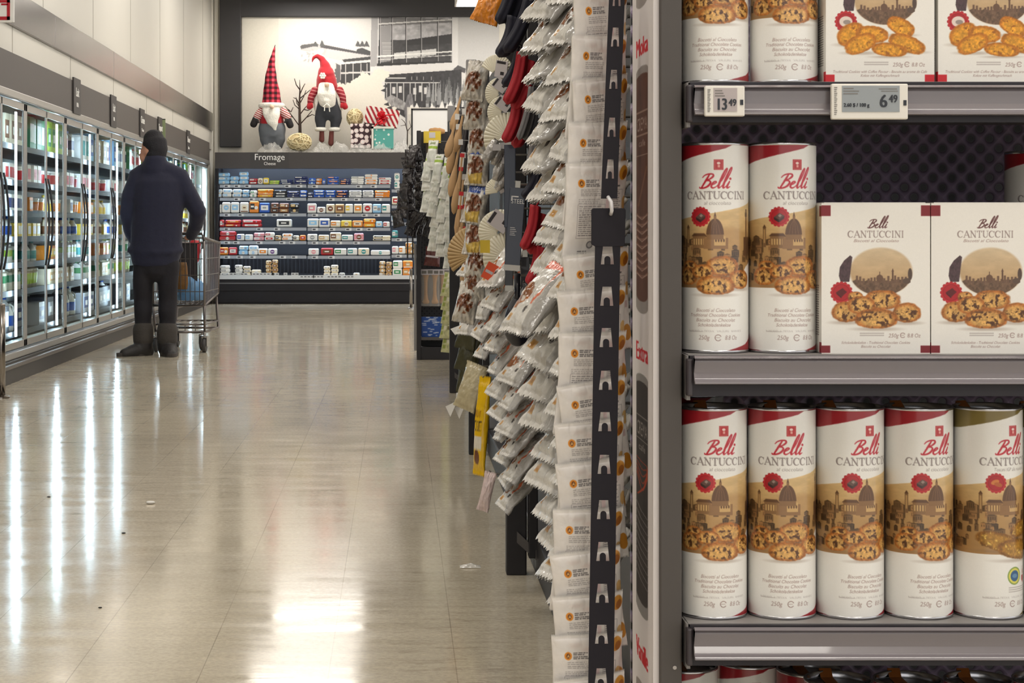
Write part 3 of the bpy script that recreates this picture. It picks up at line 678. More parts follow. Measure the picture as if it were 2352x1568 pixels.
# ------------------------------------------------------------------ Christmas decorations on top of the cooler
YD = 25.72; qd = YD/F; ZT = 2.10
D = lambda px, py, y=YD: Vector(((px-CX)*qd, y, CAMH-(py-CY)*qd))
def blob(parts, vox=.012, it=6):            # parts: chains of (point, radius); joined into one body by a voxel remesh
    pass
def chain_obj(name, chains, material, parent=None, vox=.014, flat=None, it=5, loc=None):
    mb = MB()
    for ch in chains:
        pts = [Vector(c[0]) for c in ch]; rs = [c[1] for c in ch]; fl = ch[0][2] if len(ch[0]) > 2 else 1.0
        P2 = []; R2 = []
        for i in range(len(pts)-1):
            for k in range(4): P2.append(pts[i].lerp(pts[i+1], k/4)); t_ = k/4; t_ = t_*t_*(3-2*t_); R2.append(rs[i]*(1-t_)+rs[i+1]*t_)
        P2.append(pts[-1]); R2.append(rs[-1])
        d0 = (P2[0]-P2[1]).normalized(); d1 = (P2[-1]-P2[-2]).normalized()
        P2 = [P2[0]+d0*R2[0]*.85, P2[0]+d0*R2[0]*.5]+P2+[P2[-1]+d1*R2[-1]*.5, P2[-1]+d1*R2[-1]*.85]; R2 = [R2[0]*.45, R2[0]*.86]+R2+[R2[-1]*.86, R2[-1]*.45]
        if fl == 1.0: mb.tube(P2, R2, 14)
        else:       # flattened in y: x radius r, y radius r*fl
            mb.rings([[(p.x+r*math.cos(2*PI*j/18), p.y+r*fl*math.sin(2*PI*j/18), p.z) for j in range(18)] for p, r in zip(P2,R2)])
    o = mb.build(name, material, parent, smooth=True, loc=loc)
    m = o.modifiers.new('skin', 'REMESH'); m.mode = 'VOXEL'; m.voxel_size = vox; m.use_smooth_shade = True
    if it:
        s_ = o.modifiers.new('soften', 'SMOOTH'); s_.factor = .5; s_.iterations = it
    return o
felt_red = mat('felt_red', (176,20,34), .9, bump=.3, bscale=60, sheen=.3); fur = mat('white_fur', (240,236,226), .95, bump=1.0, bscale=45, noise=.08, nscale=40)
felt_grey = mat('felt_grey', (112,116,122), .9, bump=.2, noise=.08); felt_char = mat('felt_charcoal', (58,60,66), .9, bump=.2, noise=.15, nscale=8)
skin_toy = mat('gnome_nose', (226,196,168), .6); mitt_blk = mat('mitten_black', (36,32,34), .8, bump=.3)
def check_mat():
    m = mat('buffalo_check', (200,40,60), .9, bump=.3); nt = m.node_tree; N = nt.nodes.new; L = nt.links.new
    tc = N('ShaderNodeTexCoord'); sp = N('ShaderNodeSeparateXYZ'); L(tc.outputs['Object'], sp.inputs[0]); out = []
    for ax in (0,2):
        a = N('ShaderNodeMath'); a.operation = 'DIVIDE'; a.inputs[1].default_value = .075; L(sp.outputs[ax], a.inputs[0])
        f = N('ShaderNodeMath'); f.operation = 'FRACT'; L(a.outputs[0], f.inputs[0])
        g = N('ShaderNodeMath'); g.operation = 'GREATER_THAN'; g.inputs[1].default_value = .5; L(f.outputs[0], g.inputs[0]); out.append(g.outputs[0])
    s_ = N('ShaderNodeMath'); s_.operation = 'ADD'; L(out[0], s_.inputs[0]); L(out[1], s_.inputs[1])
    h = N('ShaderNodeMath'); h.operation = 'MULTIPLY'; h.inputs[1].default_value = .5; L(s_.outputs[0], h.inputs[0])
    r = N('ShaderNodeValToRGB'); r.color_ramp.interpolation = 'CONSTANT'
    r.color_ramp.elements[0].color = lin((214,74,92))+(1,); r.color_ramp.elements[1].position = .75; r.color_ramp.elements[1].color = lin((44,12,20))+(1,)
    e = r.color_ramp.elements.new(.25); e.color = lin((136,22,40))+(1,); L(h.outputs[0], r.inputs[0]); L(r.outputs[0], nt.nodes['Principled BSDF'].inputs['Base Color'])
    return m
def stripe_mat(name, c1, c2, period, axis=(0,0,1), duty=.5):
    if name in _M: return _M[name]
    m = mat(name, c1, .7); nt = m.node_tree; N = nt.nodes.new; L = nt.links.new
    tc = N('ShaderNodeTexCoord'); d = N('ShaderNodeVectorMath'); d.operation = 'DOT_PRODUCT'; d.inputs[1].default_value = Vector(axis).normalized()/period; L(tc.outputs['Object'], d.inputs[0])
    f = N('ShaderNodeMath'); f.operation = 'FRACT'; L(d.outputs['Value'], f.inputs[0]); g = N('ShaderNodeMath'); g.operation = 'GREATER_THAN'; g.inputs[1].default_value = duty; L(f.outputs[0], g.inputs[0])
    x = N('ShaderNodeMix'); x.data_type = 'RGBA'; x.inputs[6].default_value = lin(c1)+(1,); x.inputs[7].default_value = lin(c2)+(1,); L(g.outputs[0], x.inputs[0]); L(x.outputs[2], nt.nodes['Principled BSDF'].inputs['Base Color'])
    return m
def dots_mat(name, base, dot, scale, thr=.34, ring=None):
    if name in _M: return _M[name]
    m = mat(name, base, .6); nt = m.node_tree; N = nt.nodes.new; L = nt.links.new
    tc = N('ShaderNodeTexCoord'); v = N('ShaderNodeTexVoronoi'); v.inputs['Scale'].default_value = scale; v.inputs['Randomness'].default_value = .45; L(tc.outputs['Object'], v.inputs['Vector'])
    r = N('ShaderNodeValToRGB'); r.color_ramp.interpolation = 'CONSTANT'; r.color_ramp.elements[0].color = lin(ring or dot)+(1,); r.color_ramp.elements[1].position = thr; r.color_ramp.elements[1].color = lin(base)+(1,)
    e = r.color_ramp.elements.new(thr*.45); e.color = lin(dot)+(1,)
    L(v.outputs['Distance'], r.inputs[0]); L(r.outputs[0], nt.nodes['Principled BSDF'].inputs['Base Color']); return m
def local(o, px, py, y=YD): return D(px,py,y)-o
# tall gnome with the checked hat
B = D(625,330); B.z = ZT
t = thing('gnome_figure', 'plush gnome with tall red black checked hat standing on the cheese cooler', 'decoration', B)
L_ = lambda px, py, dy=0: tuple(D(px,py,YD+dy)-B)
chain_obj('body', [[(L_(625,321),.10,.75),(L_(625,312),.185,.75),(L_(625,296),.198,.75),(L_(624,278),.17,.75),(L_(624,256),.14,.8)],[(L_(614,334),.075),(L_(612,318),.10)],[(L_(638,334),.075),(L_(640,318),.10)]], felt_grey, t, .018)
chain_obj('shirt', [[(L_(624,283),.178,.78),(L_(624,268),.165,.78),(L_(624,246),.13,.8)]], felt_red, t, .018)
sm = stripe_mat('sleeve_stripe', (226,220,212), (170,30,46), .028, (.5,0,1))
for s_, pts in ((-1,[(606,250),(596,262),(591,270)]),(1,[(644,250),(655,262),(661,270)])):
    chain_obj('sleeve', [[(L_(*pts[0],-.03),.055),(L_(*pts[1],-.05),.06),(L_(*pts[2],-.05),.058)]], sm, t, .012)
    e = [(589,272),(583,286)] if s_ < 0 else [(661,272),(667,288)]
    chain_obj('mitten', [[(L_(*e[0],-.05),.05),(L_(*e[1],-.05),.052)],[(L_(e[0][0]-2*s_,e[0][1]+4,-.09),.02),(L_(e[0][0]-6*s_,e[0][1]+10,-.1),.018)]], mitt_blk, t, .011)
chain_obj('beard', [[(L_(624,250,-.10),.13,.45),(L_(625,264,-.13),.125,.4),(L_(627,282,-.15),.085,.4),(L_(633,298,-.15),.03,.5)]], fur, t, .013)
chain_obj('nose', [[(L_(626,247,-.19),.033),(L_(627,248,-.19),.033)]], skin_toy, t, .01)
chain_obj('hat', [[(L_(624,240),.14,.85),(L_(624,215),.122,.85),(L_(622,180),.085,.9),(L_(624,145),.048,1),(L_(629,118),.022,1),(L_(632,103),.008,1)]], check_mat(), t, .010, it=2)
mb = MB(); ring = [(.15*math.cos(2*PI*i/20), .125*math.sin(2*PI*i/20), 0) for i in range(21)]
mb.tube(ring, .042, 10); mb.build('hat_brim', fur, t, smooth=True, loc=L_(624,243))
# gnome in the red hat and shearling coat
B = D(752,330); B.z = ZT
t = thing('gnome_figure', 'standing plush gnome with curled red hat, white beard and charcoal breeches', 'decoration', B)
chain_obj('breeches', [[(L_(753,232),.16,.7),(L_(754,250),.185,.7)],[(L_(741,252),.10),(L_(736,272),.086),(L_(737,292),.066)],[(L_(768,252),.10),(L_(772,272),.086),(L_(769,292),.066)]], felt_char, t, .016)
leg_m = mat('gnome_leg', (112,58,52), .8, bump=.2)
chain_obj('leg', [[(L_(739,298),.035),(L_(739,322),.04)]], leg_m, t, .012); chain_obj('leg', [[(L_(762,298),.035),(L_(760,330),.04)]], leg_m, t, .012)
for px in (737,768):
    MB().tube([(.060*math.cos(2*PI*i/16),.060*math.sin(2*PI*i/16),0) for i in range(17)], .028, 10).build('fur_cuff', fur, t, smooth=True, loc=L_(px,297))
chain_obj('coat', [[(L_(732,208),.06),(L_(728,228),.06),(L_(730,250),.055)],[(L_(774,208),.06),(L_(780,228),.06),(L_(778,250),.055)]], fur, t, .013)
chain_obj('beard', [[(L_(750,203,-.10),.12,.5),(L_(751,218,-.12),.135,.5),(L_(752,232,-.11),.13,.5)],[(L_(750,232,-.16),.05,.6),(L_(752,244,-.17),.02,.6)]], fur, t, .013)
slv = stripe_mat('knit_sleeve', (140,16,34), (196,120,120), .05, (.25,0,1), .72)
for s_, pp in ((-1,[(724,208),(715,224),(713,236)]),(1,[(780,208),(787,222),(789,236)])):
    chain_obj('sleeve', [[(L_(*pp[0],-.03),.06),(L_(*pp[1],-.05),.05),(L_(*pp[2],-.05),.045)]], slv, t, .012)
    q = (711,246) if s_ < 0 else (793,246)
    chain_obj('mitten', [[(L_(pp[2][0],238,-.05),.042),(L_(*q,-.05),.045)],[(L_(pp[2][0]-4*s_,240,-.08),.02),(L_(pp[2][0]-5*s_,247,-.08),.018)]], felt_red, t, .011)
chain_obj('hat', [[(L_(751,200),.155,.85),(L_(750,185),.145,.85),(L_(749,168),.12,.9)],[(L_(750,172),.12),(L_(747,152),.075),(L_(740,136),.045),(L_(729,128),.03),(L_(720,132),.022),(L_(717,142),.013)]], felt_red, t, .013)
chain_obj('nose', [[(L_(752,196,-.18),.036),(L_(752,198,-.18),.036)]], skin_toy, t, .01)
mb = MB()
for k in range(6): a = k*PI/3; mb.sphere((.032*math.cos(a),-.0,.032*math.sin(a)), .018, .012, .018, 10)
mb.sphere((0,0,0),.02,.014,.02,10); mb.build('snowflake_patch', fur, t, smooth=True, loc=L_(742,176,-.145))
MB().tube([(-.035,0,-.08),(-.03,0,0),(0,-.01,.02),(.03,0,0),(.04,0,-.09)], .008, 6).tube([(-.05,0,-.02),(0,-.01,.02),(.055,0,-.03)],.008,6).build('drawstring', fur, t, loc=L_(752,244,-.2))
# twig tree
B = D(689,330,YD+.1); B.z = ZT
t = thing('twig_tree', 'bare brown twig tree between the two gnomes', 'decoration', B)
bark = mat('twig_bark', (70,56,48), .8, bump=.4); T_ = lambda px, py, dy=0: tuple(D(px,py,YD+.1+dy)-B)
MB().tube([(0,0,0),T_(688,290),T_(687,240),T_(688,200),T_(687,182)], [.026,.022,.016,.008,.003], 8).build('trunk', bark, t, smooth=True)
br = [[(688,290),(672,268),(658,248),(650,238)],[(672,268),(664,262),(652,266)],[(688,285),(704,268),(716,254)],[(704,268),(716,262),(722,264)],[(688,262),(698,248),(708,236)],[(687,240),(680,226),(674,224)],[(688,236),(697,220),(702,206)],[(688,215),(694,200),(699,190)],[(688,205),(680,194),(676,180)],[(687,250),(676,240),(672,228)],[(688,225),(703,212),(712,204)],[(660,250),(668,256),(673,246)],[(688,246),(681,236),(679,222)],[(697,250),(706,252),(714,248)]]
mb = MB()
for k, p in enumerate(br): mb.tube([T_(x,y,(.12*math.sin(k*2.1))*i/3) for i,(x,y) in enumerate(p)], [.009,.007,.005,.003][:len(p)], 6)
mb.build('branches', bark, t, smooth=True)
B = D(935,330,YD+.1); B.z = ZT; t = thing('twig_tree', 'small bare twig beside the teal gift box', 'decoration', B)
MB().tube([(0,0,0),T_(936,300),T_(930,280),T_(922,272)],[.01,.008,.005,.003],6).tube([T_(936,300),T_(944,290),T_(940,276)],[.007,.005,.003],6).tube([T_(932,286),T_(920,288)],[.005,.003],6).build('branches', bark, t, smooth=True)
# yarn balls
yarn = mat('cream_yarn', (226,210,168), .85, bump=.3); yarn2 = mat('cream_yarn_core', (200,180,136), .9)
def yarn_ball(px, py, rx, rz, label, y, seed):
    c = D(px,py,y); t = thing('yarn_ball', label, 'decoration', c, group='yarn balls on the cooler'); MB().sphere((0,0,0),rx*.95,rx*.9,rz*.95,20).build('core', yarn2, t, smooth=True)
    r2 = random.Random(seed); mb = MB()
    for k in range(46):
        M = Euler((r2.random()*6,r2.random()*6,r2.random()*6)).to_matrix(); a0 = r2.random()*6; L2 = 1.2+r2.random()*2
        pts = []
        for i in range(9):
            a = a0+L2*i/8; p = M @ Vector((math.cos(a), math.sin(a), .25*math.sin(a*2+k))); p.normalize(); pts.append((p.x*rx, p.y*rx*.95, p.z*rz))
        mb.tube(pts, .0075, 5)
    mb.build('strands', yarn, t, smooth=True)
yarn_ball(689,328,.175,.125,'oval cream yarn ball at the foot of the twig tree',YD-.2,1)
yarn_ball(815,270,.115,.125,'round cream yarn ball on top of the dotted gift box',YD,2)
# gift boxes
def gift(name, x0, x1, y0, y1, depth, material, label, tilt=0, dy=0):
    a = D((x0+x1)/2, y1, YD+dy); w_ = (x1-x0)*qd; h = (y1-y0)*qd
    t = thing(name, label, 'gift box', a, (0,tilt,0)); MB().box(-w_/2,w_/2,-depth/2,depth/2,0,h).build('box', material, t, bevel=.006); return t, w_, h
g, w_, h = gift('gift_box', 806, 853, 286, 341, .28, dots_mat('dotted_paper', (58,30,38), (232,214,210), 13, .42, (238,232,230)), 'dark gift box with white round dots beside the teal one')
MB().box(-w_/2-.006,w_/2+.006,-.146,.146,h-.05,h+.004).build('lid', _M['dotted_paper'], g, bevel=.004)
g, w_, h = gift('gift_box', 859, 904, 297, 343, .28, dots_mat('teal_paper', (86,168,158), (224,234,228), 16, .36, (64,130,130)), 'teal patterned gift box under the striped parcel', 0, -.05)
MB().box(-w_/2-.03,-w_/2-.004,-.15,.15,0,h+.03).box(-w_/2-.03,w_/2+.01,-.15,.15,h,h+.03).build('white_liner', mat('gift_liner', (230,226,216), .6), g)
g, w_, h = gift('gift_box', 836, 913, 262, 292, .26, stripe_mat('candy_stripe', (228,220,212), (160,28,42), .062, (.8,0,.55), .52), 'red and white striped parcel with red bow lying tilted on the gifts', .16, -.02)
g.location.z += .02
MB().box(-w_/2,w_/2,-.13,.13,h,h+.06).build('lid', _M['candy_stripe'], g, bevel=.004)
mb = MB(); r2 = random.Random(3)
for k in range(15):
    a = r2.random()*2*PI; e = r2.uniform(-.5,1); c = Vector((math.cos(a)*math.cos(e), -abs(math.sin(e))*.5-.3, math.sin(a)))*.06
    mb.tube([(0,0,0), tuple(c*1.2+Vector((.02,0,.015))), tuple(c*1.5), tuple(c*1.1-Vector((.02,0,.015))), (0,0,0)], .016, 6, flat=.4)
mb.tube([(0,0,0),(.06,-.02,.05),(.17,-.02,.07)],.010,6).tube([(0,0,0),(-.06,-.02,-.1),(-.10,-.02,-.16)],.010,6)
mb.build('bow', mat('red_ribbon', (206,20,36), .35), g, smooth=True, loc=(0,-.15,h*.55))
# crumpled clear film along the front of the display
film = film_mat('clear_film', (240,238,232), .70, .12, .9, 22)
r2 = random.Random(11)
for k, (xa, xb, hh) in enumerate(((588,655,24),(640,730,20),(716,762,30),(752,808,30),(796,862,24),(846,905,26),(895,944,34))):
    nx, ny = 34, 18; co = np.zeros((ny,nx,3)); u = np.linspace(0,1,nx); v = np.linspace(0,1,ny); U, V = np.meshgrid(u,v)
    xw = ((xa+(xb-xa)*U)-CX)*qd; yy = YD-.30+.34*V
    hgt = hh*qd*np.sin(PI*U)**.6*np.sin(PI*np.clip(V*.93+.03,0,1))**.8*(.35+1.15*fbm(U*6+k*3,V*4,k,4))
    co[...,0] = xw; co[...,1] = yy+.05*(fbm(U*6,V*6,k+9)-.5); co[...,2] = ZT+.004+hgt+.03*(fbm(U*16,V*10,k+5)-.3)*np.sin(PI*U)*np.sin(PI*V)
    o = art_grid('clear_film', co, np.ones((ny,nx,3)), film)
    tag(o, 'crumpled clear plastic film '+('below the checked hat gnome','around the oval yarn ball','before the twig tree','at the feet of the gnome in breeches','before the dotted gift box','before the teal gift box','at the end by the hanging black pouches')[k], 'plastic film', 'clear film along the cooler top')
# white framed sign on a stand beyond the shelving
Yw = 22.0; a = P(948,295,Yw); b = P(1028,253,Yw)
t = thing('sign_stand', 'blank white framed sign on a black stand beyond the shelving', 'sign', ((a.x+b.x)/2, Yw, 0))
wd2 = (b.x-a.x)/2
MB().box(-wd2,wd2,-.01,.01,a.z-.25,b.z).build('board', mat('sign_board', (228,227,226), .5), t)
MB().box(-wd2-.02,-wd2,-.016,.016,a.z-.25,b.z+.02).box(wd2,wd2+.02,-.016,.016,a.z-.25,b.z+.02).box(-.03,.03,-.012,.012,.03,a.z-.25).box(-wd2-.02,wd2+.02,-.016,.016,b.z,b.z+.02).box(-.15,.15,-.15,.15,0,.03).build('frame', black_pl, t)
# ------------------------------------------------------------------ person with a shopping cart
YP = 15.1; qp = YP/F
B = Vector(((352-CX)*qp, YP, 0))
G = lambda px, py, dy=0: ((px-352)*qp, dy, CAMH-(py-CY)*qp)
skin = mat('skin', (206,150,126), .55, noise=.05, nscale=30); coat_m = mat('navy_jacket', (27,28,50), .85, bump=.5, bscale=16, noise=.12, nscale=12, sheen=.1)
jean = mat('black_trousers', (24,21,28), .85, bump=.5, bscale=18, noise=.15, nscale=14); hair_m = mat('dark_hair', (26,24,30), .8, bump=.6, bscale=90)
boot_m = mat('boot_leather', (36,32,31), .6, bump=.3, noise=.25, nscale=10); sole_m = mat('boot_sole', (64,58,55), .8); shaft_m = mat('boot_shaft', (60,55,51), .8, noise=.2, nscale=12, bump=.4)
def body_chains():
    ch = [[(G(358,600),.13,.75),(G(360,520),.15,.7),(G(362,440),.17,.65),(G(360,412),.10,.6)],
          [(G(354,396),.062),(G(352,375),.058)],
          [(G(350,368,-.005),.062),(G(351,350,-.01),.088),(G(352,334,-.005),.096),(G(352,324,0),.085)],          # skull
          [(G(340,352,.0),.070),(G(335,362,.0),.056)],                                                            # jaw turned to the coolers
          [(G(326,352,.015),.013),(G(321,356,.02),.014)],                                                          # nose
          [(G(328,363,.01),.014),(G(326,367,.01),.010)],[(G(330,342,.02),.02),(G(329,344,.02),.016)],                    # lips, brow
          [(G(354,350,-.085),.014),(G(353,356,-.088),.011)],                                                      # ear
          [(G(322,415),.06),(G(296,480,.05),.048),(G(302,545,.18),.036),(G(308,556,.22),.026)],
          [(G(412,415),.06),(G(452,486,.06),.048),(G(432,538,.26),.036),(G(427,545,.30),.027)],
          [(G(334,600),.07),(G(329,680,.01),.045),(G(330,760),.04)],[(G(386,600),.07),(G(385,680,.01),.045),(G(383,760),.04)]]
    # the hand closed on the cart handle: palm, four fingers curled over the bar, thumb under it
    hx, hy, hz = G(426,546,.335)
    ch.append([((hx,hy-.03,hz+.012),.026),((hx-.01,hy+.02,hz+.02),.024)])
    for k in range(4):
        x = hx+.028-.019*k; l = (.95,1.05,1.0,.8)[k]
        ch.append([((x,hy+.015,hz+.026),.0095),((x,hy+.045*l,hz+.022),.009),((x,hy+.056*l,hz-.006),.0085),((x,hy+.036*l,hz-.022),.008)])
    ch.append([((hx-.036,hy-.01,hz+.012),.011),((hx-.046,hy+.015,hz-.006),.0095),((hx-.036,hy+.034,hz-.018),.0085)])
    hx, hy, hz = G(309,562,.25)                                       # other hand resting before the body
    ch.append([((hx,hy,hz),.026),((hx+.03,hy+.03,hz-.015),.022)])
    for k in range(4):
        ch.append([((hx+.04,hy+.02+.012*k,hz-.005-.012*k),.0095),((hx+.07,hy+.045+.008*k,hz-.02-.012*k),.009),((hx+.085,hy+.035,hz-.04-.010*k),.008)])
    ch.append([((hx+.02,hy-.01,hz+.012),.011),((hx+.05,hy-.005,hz+.016),.0095),((hx+.07,hy+.01,hz+.008),.0085)])
    return ch
t = thing('person', 'person in a navy jacket, black trousers and boots standing beside the shopping cart', 'person', B)
chain_obj('body', body_chains(), skin, t, .0085, it=3)
chain_obj('hair', [[(G(355,356,-.025),.080),(G(359,344,-.02),.100),(G(355,328,-.008),.106),(G(353,320,0),.09)],[(G(357,368,-.045),.064),(G(357,356,-.035),.082),(G(362,352,-.02),.082)],[(G(344,322,.02),.062),(G(352,318,.01),.07)]], hair_m, t, .011, it=4)
mb = MB()
for dy in (.045,): mb.sphere(G(328,347,dy), .008, .008, .008, 10)
mb.build('eye', mat('eye_dark', (30,24,22), .2), t, smooth=True)
chain_obj('jacket', [
    [(G(358,577),.222,.66),(G(359,556),.218,.66),(G(361,505),.214,.66),(G(363,455),.225,.62),(G(364,420),.222,.58),(G(362,404),.185,.56),(G(358,392),.11,.7)],
    [(G(356,390,-.01),.115),(G(357,380,-.02),.112),(G(358,371,-.03),.098)],[(G(312,404),.066),(G(334,396),.085),(G(358,392),.10),(G(386,396),.088),(G(416,404),.068)],
    [(G(318,408),.082),(G(300,450,.0),.078),(G(294,490,.03),.074),(G(296,530,.12),.064),(G(302,550,.19),.056)],
    [(G(412,408),.082),(G(433,445,.0),.076),(G(454,486,.04),.072),(G(446,515,.14),.062),(G(431,540,.27),.052)],
    [(G(300,574,-.02),.03),(G(330,578,-.10),.03),(G(360,579,-.13),.03),(G(395,578,-.10),.03),(G(416,574,-.02),.03)]], coat_m, t, .014, it=5)
chain_obj('trousers', [[(G(358,604),.185,.66),(G(358,580),.185,.66),(G(358,560),.175,.66)],[(G(333,606),.098),(G(328,645),.086),(G(328,690,.02),.080),(G(329,715,.0),.077),(G(328,735,.01),.071),(G(330,760),.070)],[(G(387,606),.098),(G(386,645),.086),(G(385,690,.02),.080),(G(384,715,.0),.077),(G(385,735,.01),.071),(G(383,760),.070)]], jean, t, .013, it=4)
for s_, (shx, toe) in enumerate((((329,(292,-.12)),(384,(398,-.19))))):
    tx, ty = toe
    b_ = chain_obj('boot', [[(G(shx,757),.082),(G(shx,785),.080),(G(shx,800),.082)],[(G(shx+4,806,.03),.075),(G((shx+tx)/2,807,ty*.5),.066),(G(tx,811,ty),.05)]], boot_m, t, .010, it=4)
    chain_obj('boot_shaft', [[(G(shx,756),.088),(G(shx,770),.087),(G(shx,782),.086)]], shaft_m, b_, .011, it=3)
    ang = math.atan2(ty-.0, (tx-shx)*qp); Ls = math.hypot(ty,(tx-shx)*qp); pts = []
    for k in range(20):
        a = 2*PI*k/20; u = Ls*.5+(Ls*.5+.085)*math.cos(a); vv = (.076 if math.cos(a) < .2 else .062)*math.sin(a); pts.append((u,vv))
    M = Matrix.Translation((G(shx,0)[0],0.02,0)) @ Matrix.Rotation(ang,4,'Z')
    MB().rings([[(u,v_,z) for u,v_ in pts] for z in (0,.03)], M=M).build('boot_sole', sole_m, b_, bevel=.004)

# cart
chrome = mat('cart_wire', (112,106,104), .3, .8); grip = mat('cart_grip', (52,48,50), .5); tyre = mat('caster_tyre', (60,58,58), .6); fork_m = mat('caster_fork', (150,146,142), .35, .8)
YK = 15.48; O = Vector(((410-CX)*YK/F, YK, 0)); rz = -.10
t = thing('shopping_cart', 'wire shopping cart with bags in it beside the person in navy', 'shopping cart', O, (0,0,rz))
W2, L1, ZB, ZTp = .225, .85, .40, .98
mb = MB()
r0 = .012
mb.tube([(-W2,0,ZB),(-W2,-.02,ZTp),(W2,-.02,ZTp),(W2,0,ZB),(-W2,0,ZB)], r0, 8).tube([(-W2,-.02,ZTp),(-W2+.04,L1,ZTp-.05),(W2-.04,L1,ZTp-.05),(W2,-.02,ZTp)], r0, 8).tube([(-W2,0,ZB),(-W2+.04,L1-.06,ZB+.08),(W2-.04,L1-.06,ZB+.08),(W2,0,ZB)], .009, 8)
mb.tube([(-W2+.04,L1,ZTp-.05),(-W2+.04,L1-.06,ZB+.08)], .009).tube([(W2-.04,L1,ZTp-.05),(W2-.04,L1-.06,ZB+.08)], .009)
mb.build('basket_frame', chrome, t, smooth=True)
mb = MB()
for i in range(1,11):
    x = -W2+2*W2*i/11; mb.tube([(x,-.018,ZTp),(x,0,ZB),(x*.86,L1-.06,ZB+.08),(x*.86,L1,ZTp-.05)], .0034, 5)
for i in range(1,17):
    y = L1*i/17
    for s_ in (-1,1): mb.tube([(s_*(W2-.04*i/17),y,ZTp-.05*i/17),(s_*(W2-.04*i/17),y*.94,ZB+.08*i/17)], .0034, 5)
for z in (.52,.66,.80):
    mb.tube([(-W2,-.01,z),(W2,-.01,z)], .0038, 5)
    for s_ in (-1,1): mb.tube([(s_*W2,-.01,z),(s_*(W2-.04),L1-.03,z)], .0038, 5)
for i in range(1,7): y = L1*i/7; mb.tube([(-W2+.02,y*.94,ZB+.075*i/7),(W2-.02,y*.94,ZB+.075*i/7)], .0034, 5)
mb.build('wire_basket', chrome, t)
MB().tube([(-W2,-.02,ZTp-.02),(-W2,-.10,ZTp+.035),(W2,-.10,ZTp+.035),(W2,-.02,ZTp-.02)], .013, 10).build('handle', grip, t, smooth=True)
mb = MB()
mb.tube([(-W2+.0,0,ZB),(-W2+.01,.06,.17),(-W2+.03,L1-.1,.17),(-W2+.05,L1-.1,.45)], .012).tube([(W2,0,ZB),(W2-.01,.06,.17),(W2-.03,L1-.1,.17),(W2-.05,L1-.1,.45)], .012)
mb.tube([(-W2+.01,.06,.17),(W2-.01,.06,.17)], .011).tube([(-W2+.03,L1-.1,.17),(W2-.03,L1-.1,.17)], .011)
mb.tube([(-W2+.01,.05,.235),(W2-.01,.05,.235),(W2-.03,L1-.1,.235),(-W2+.03,L1-.1,.235),(-W2+.01,.05,.235)], .008)
for i in range(1,7): x = -W2+2*W2*i/7; mb.tube([(x,.05,.235),(x*.9,L1-.1,.235)], .0034, 5)
for i in range(1,5): x = -W2+2*W2*i/5; mb.tube([(x,.06,.175),(x,.055,.235)], .0034, 5)
mb.build('lower_rack', chrome, t, smooth=True)
for x, y in ((-W2+.02,.05),(W2-.0,.02),(-W2+.05,L1-.12),(W2-.09,.34)):
    c = MB().tube([(x,y,.17),(x,y-.01,.13)], .014, 8).box(x-.025,x-.019,y-.035,y+.02,.05,.135).box(x+.019,x+.025,y-.035,y+.02,.05,.135).box(x-.025,x+.025,y-.035,y+.02,.128,.138).build('caster', fork_m, t, bevel=.003)
    MB().tube([(x-.016,y-.01,.062),(x-.012,y-.01,.062),(x+.012,y-.01,.062),(x+.016,y-.01,.062)], [.054,.062,.062,.054], 20).build('wheel', tyre, c, smooth=True)
mb = MB().box(-.10,.10,.30,.306,.60,.93); mb.tube([(-.12,.30,.93),(.12,.30,.93)],.005); mb.build('child_seat_flap', grip, t)
def crumple(name, pts, material, label, y0, depth, seed, zb):
    """a full bag: rings of the given half-outline rounded in depth with folds"""
    rings = []
    for (cx0, hw, z) in pts:
        rings.append([(cx0+hw*math.cos(2*PI*j/36)*(1+.16*(float(fbm(np.array(j*.45),np.array(z*18),seed))-.5)), depth*hw*math.sin(2*PI*j/36)*(1+.25*(float(fbm(np.array(j*.5+9),np.array(z*16),seed))-.5)), z) for j in range(36)])
    o = MB().rings(rings).build(name, material, smooth=True, loc=(O.x, y0, 0)); return tag(o, label, 'bag')
qk = 15.7/F
K = lambda px, py: ((px-410)*qk, CAMH-(py-CY)*qk)
def outl(l): return [((K((a+b)/2,y))[0], (b-a)/2*qk, max(.43,K(0,y)[1])) for (a,b,y) in l]
blue = mat('blue_bag_film', (112,160,208), .25, bump=.8, bscale=14, noise=.25, nscale=8)
crumple('shopping_bag', outl([(400,448,702),(396,458,690),(396,460,670),(400,458,652),(404,444,640),(414,436,630),(418,432,618)]), blue, 'crumpled pale blue plastic bag in the shopping cart', 15.82, .75, 2, 0)
crumple('shopping_bag', outl([(400,424,664),(399,426,650),(400,426,630),(404,424,612),(406,422,602)]), mat('brown_snack_bag', (140,98,48), .4, bump=.8, bscale=20, noise=.4, nscale=18), 'brown and gold snack bag standing in the shopping cart', 15.66, .4, 3, 0)
crumple('shopping_bag', outl([(416,424,640),(416,432,618),(414,442,600),(416,446,580),(420,446,560),(424,442,552)]), mat('red_bag_film', (190,24,40), .35, bump=.7, bscale=16), 'red and white bag at the top of the shopping cart', 15.95, .5, 4, 0)
